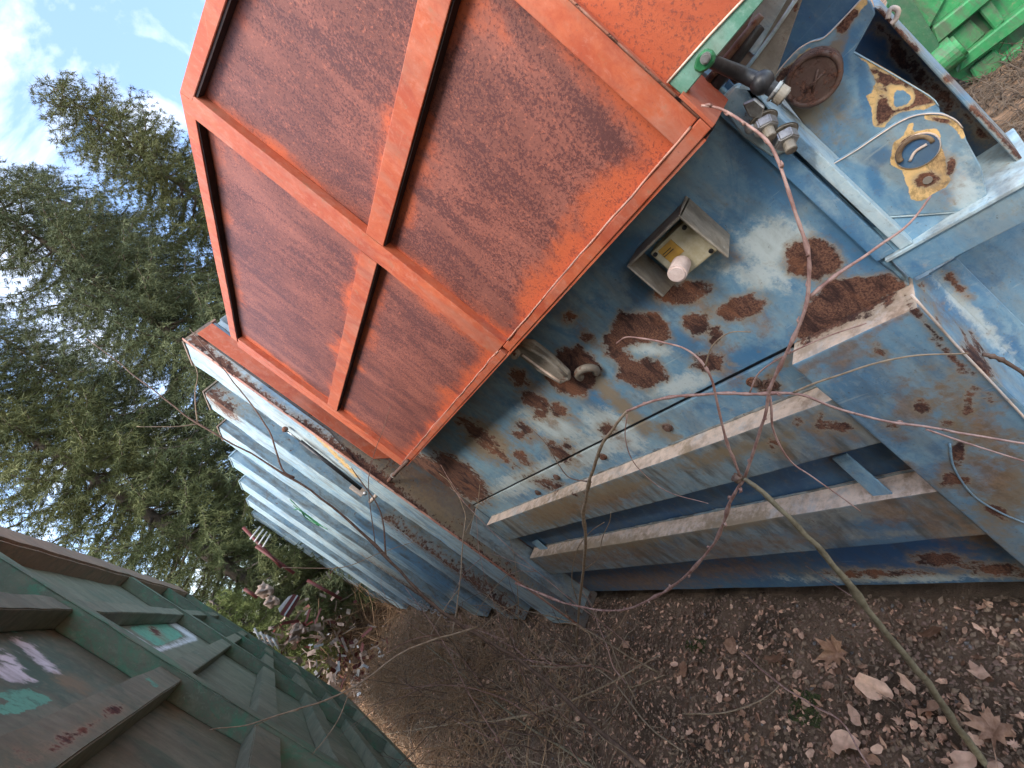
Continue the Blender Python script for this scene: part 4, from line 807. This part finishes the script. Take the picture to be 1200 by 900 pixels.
big = [(982, 767, 26, 0, 'large lobed brown leaf, highest of the big ones under the container edge'), (1022, 805, 19, 1, 'pinkish curled leaf beside the olive sapling stem'), (1090, 740, 17, 1, 'brown leaf near the right edge under the post'),
 (1165, 862, 26, 0, 'big pale leaf in the lower right corner'), (1147, 788, 15, 2, 'long greenish pale leaf near the right edge'), (1085, 830, 18, 1, 'pale leaf just right of the olive sapling'), (912, 772, 20, 0, 'light brown lobed leaf left of the largest leaf'),
 (858, 757, 12, 1, 'orange brown leaf standing near the container shadow'), (1000, 838, 14, 2, 'dull leaf curled below the pinkish one'), (990, 872, 17, 1, 'pale brown leaf at the bottom edge'), (845, 787, 11, 2, 'small brown leaf at the centre of the soil'), (802, 785, 10, 1, 'leftmost of the bright leaves near the container'), (735, 757, 11, 2, 'pale upright leaf left of the moss'), (1128, 895, 15, 1, 'pale leaf at the bottom edge by the sapling base'), (1062, 800, 12, 2, 'small grey leaf between the twig and sapling')]
for x, y, s, k, lab in big:
    p = pZ(x, y, 0); d = (p - Vector((0, 0, EYE))).length; put_leaf(p.x, p.y, s * d / FOC * .66, k, lab, .02)
random.seed(21)
for i in range(270):
    x, y = ((lambda c: (min(.9, c[0] + random.gauss(0, .07)), c[1] + random.gauss(0, .10)))(random.choice(((.62, .95), (.55, 1.15), (.7, 1.25), (.5, .8), (.62, 1.6), (.75, 1.9), (.45, 1.5), (.55, 2.1)))) if i % 2 else (random.uniform(.12, .92), random.uniform(.6, 2.7))) if i < 215 else (random.uniform(-.4, .7), random.uniform(2.6, 5))
    kd = random.choice((0, 1, 1, 2))
    lf = put_leaf(x, y, random.uniform(.006, .019) if i < 215 else random.uniform(.02, .035), kd, ('small lobed', 'small rounded', 'small narrow')[kd] + ' dry leaf lying on the soil among the litter')
    lf['group'] = ('lobed', 'rounded', 'narrow')[kd] + ' fallen leaves on the soil'
def scatter(name, label, n, area, smin, smax, mat, flat=1.0, cat='stones', power=2.0, seed=3):
    r = np.random.default_rng(seed); V = []; F = []
    ico = np.array([(0, 0, 1), (.9, 0, .2), (.25, .85, .2), (-.75, .5, .2), (-.7, -.55, .2), (.3, -.85, .2), (0, 0, -.6)])
    fc = [(0, 1, 2), (0, 2, 3), (0, 3, 4), (0, 4, 5), (0, 5, 1), (6, 2, 1), (6, 3, 2), (6, 4, 3), (6, 5, 4), (6, 1, 5)]
    for i in range(n):
        x = r.uniform(area[0], area[1]); y = area[2] + (area[3] - area[2]) * r.random() ** 1.3; s = smin + (smax - smin) * r.random() ** power; a = r.uniform(0, 6.28)
        q = ico * (1 + r.normal(0, .22, ico.shape)) * s * np.array([1, r.uniform(.5, 1), flat]); c_, s_ = math.cos(a), math.sin(a)
        q = np.stack([q[:, 0] * c_ - q[:, 1] * s_, q[:, 0] * s_ + q[:, 1] * c_, q[:, 2]], 1) + np.array([x, y, gz(x, y) + s * .15]); b = len(V); V += q.tolist(); F += [(b + i0, b + i1, b + i2) for i0, i1, i2 in fc]
    me = bpy.data.meshes.new(name); me.from_pydata(V, [], F); me.update(); o = link(name, me, mat); o['kind'] = 'stuff'; o['label'] = label; o['category'] = cat
scatter('gravel', 'small pale stones strewn over the soil', 2600, (-.3, .95, .55, 5), .0015, .010, 'stone', power=3.5)
scatter('soil_crumbs', 'dark crumbs of earth covering the ground', 14000, (-.2, .96, .5, 4), .002, .014, 'crumb', .8, 'soil', 2.2, 5)
scatter('leaf_crumbs', 'broken flat pieces of old leaves', 9000, (-.3, .93, .55, 5), .002, .011, 'leaf2', .12, 'leaf litter', 1.6, 9)
scatter('moss_patch', 'green moss clump near the bottom edge', 420, (.50, .60, 1.15, 1.25), .003, .008, 'moss', .8, 'moss', 1, 13)
scatter('moss_patch', 'small green moss clump near the container edge', 260, (.68, .74, 1.66, 1.78), .003, .007, 'moss', .8, 'moss', 1, 14)

def leaf_litter(name, label, n, area, smin, smax, mat, seed):
    r = np.random.default_rng(seed); V = []; F = []
    base = np.array([(0, -1, 0), (.42, -.25, .12), (.36, .5, .10), (0, 1, .05), (-.36, .45, .10), (-.45, -.2, .14), (0, 0, -.03)])
    for i in range(n):
        x = r.uniform(area[0], area[1]); y = r.uniform(area[2], area[3]); s_ = smin + (smax - smin) * r.random() ** 1.7
        q = (base * (1 + r.normal(0, .18, base.shape)) + r.normal(0, .08, base.shape)) * s_ * np.array([r.uniform(.7, 1.4), 1, r.uniform(.5, 2.2)])
        e = Matrix.Rotation(r.uniform(0, 6.28), 3, 'Z') @ Matrix.Rotation(r.normal(0, .35), 3, 'X') @ Matrix.Rotation(r.normal(0, .35), 3, 'Y')
        q = q @ np.array(e).T + np.array([x, y, gz(x, y) + .004 + s_ * .25]); b = len(V); V += q.tolist()
        F += [(b + k, b + (k + 1) % 6, b + 6) for k in range(6)]
    me = bpy.data.meshes.new(name); me.from_pydata(V, [], F); me.update(); o = link(name, me, mat, None, True); o['kind'] = 'stuff'; o['label'] = label; o['category'] = 'leaf litter'
leaf_litter('small_leaves', 'small curled tan leaves covering the soil in front of the blue container', 3600, (.1, .92, .5, 3.4), .005, .016, 'leaf3', 31)
leaf_litter('small_leaves', 'matted tan leaves on the alley floor', 2600, (-.5, .75, 3.0, 8), .010, .026, 'leaf3', 32)
leaf_litter('small_leaves', 'tiny rotting brown leaf pieces in the soil', 4500, (.05, .93, .5, 4.0), .003, .008, 'leaf2', 33)

def scraps(name, label, n, cx, cy, sx, sy, zmax, size, mat, seed):
    r = np.random.default_rng(seed); V = []; F = []
    for i in range(n):
        c = np.array([cx + r.normal(0, sx), cy + r.normal(0, sy), r.random() ** 1.5 * zmax]); a = r.normal(0, 1, 3); a /= np.linalg.norm(a); b_ = np.cross(a, r.normal(0, 1, 3)); b_ /= np.linalg.norm(b_); k = len(V)
        l, w_ = size * r.uniform(.5, 2.2), size * r.uniform(.2, .7); nn = np.cross(a, b_) * size * r.uniform(-.3, .3)
        V += [c - a * l - b_ * w_, c + nn - b_ * w_, c + a * l - b_ * w_, c + a * l + b_ * w_, c + nn + b_ * w_, c - a * l + b_ * w_]; F += [(k, k + 1, k + 4, k + 5), (k + 1, k + 2, k + 3, k + 4)]
    me = bpy.data.meshes.new(name); me.from_pydata([tuple(v) for v in V], [], F); me.update(); o = link(name, me, mat); o['kind'] = 'stuff'; o['label'] = label; o['category'] = 'rubbish'
scraps('tan_scraps', 'torn tan and brown scraps in the rubbish at the alley end', 260, -.35, 7.6, .28, .3, 1.5, .045, 'cloth', 41)
scraps('white_scraps', 'small white plastic scraps in the rubbish at the alley end', 60, -.35, 7.5, .26, .3, 1.2, .03, 'white_plastic', 42)
scraps('red_scraps', 'broken dark red pieces in the rubbish at the alley end', 90, -.2, 7.8, .35, .3, 1.5, .05, 'red_metal', 43)
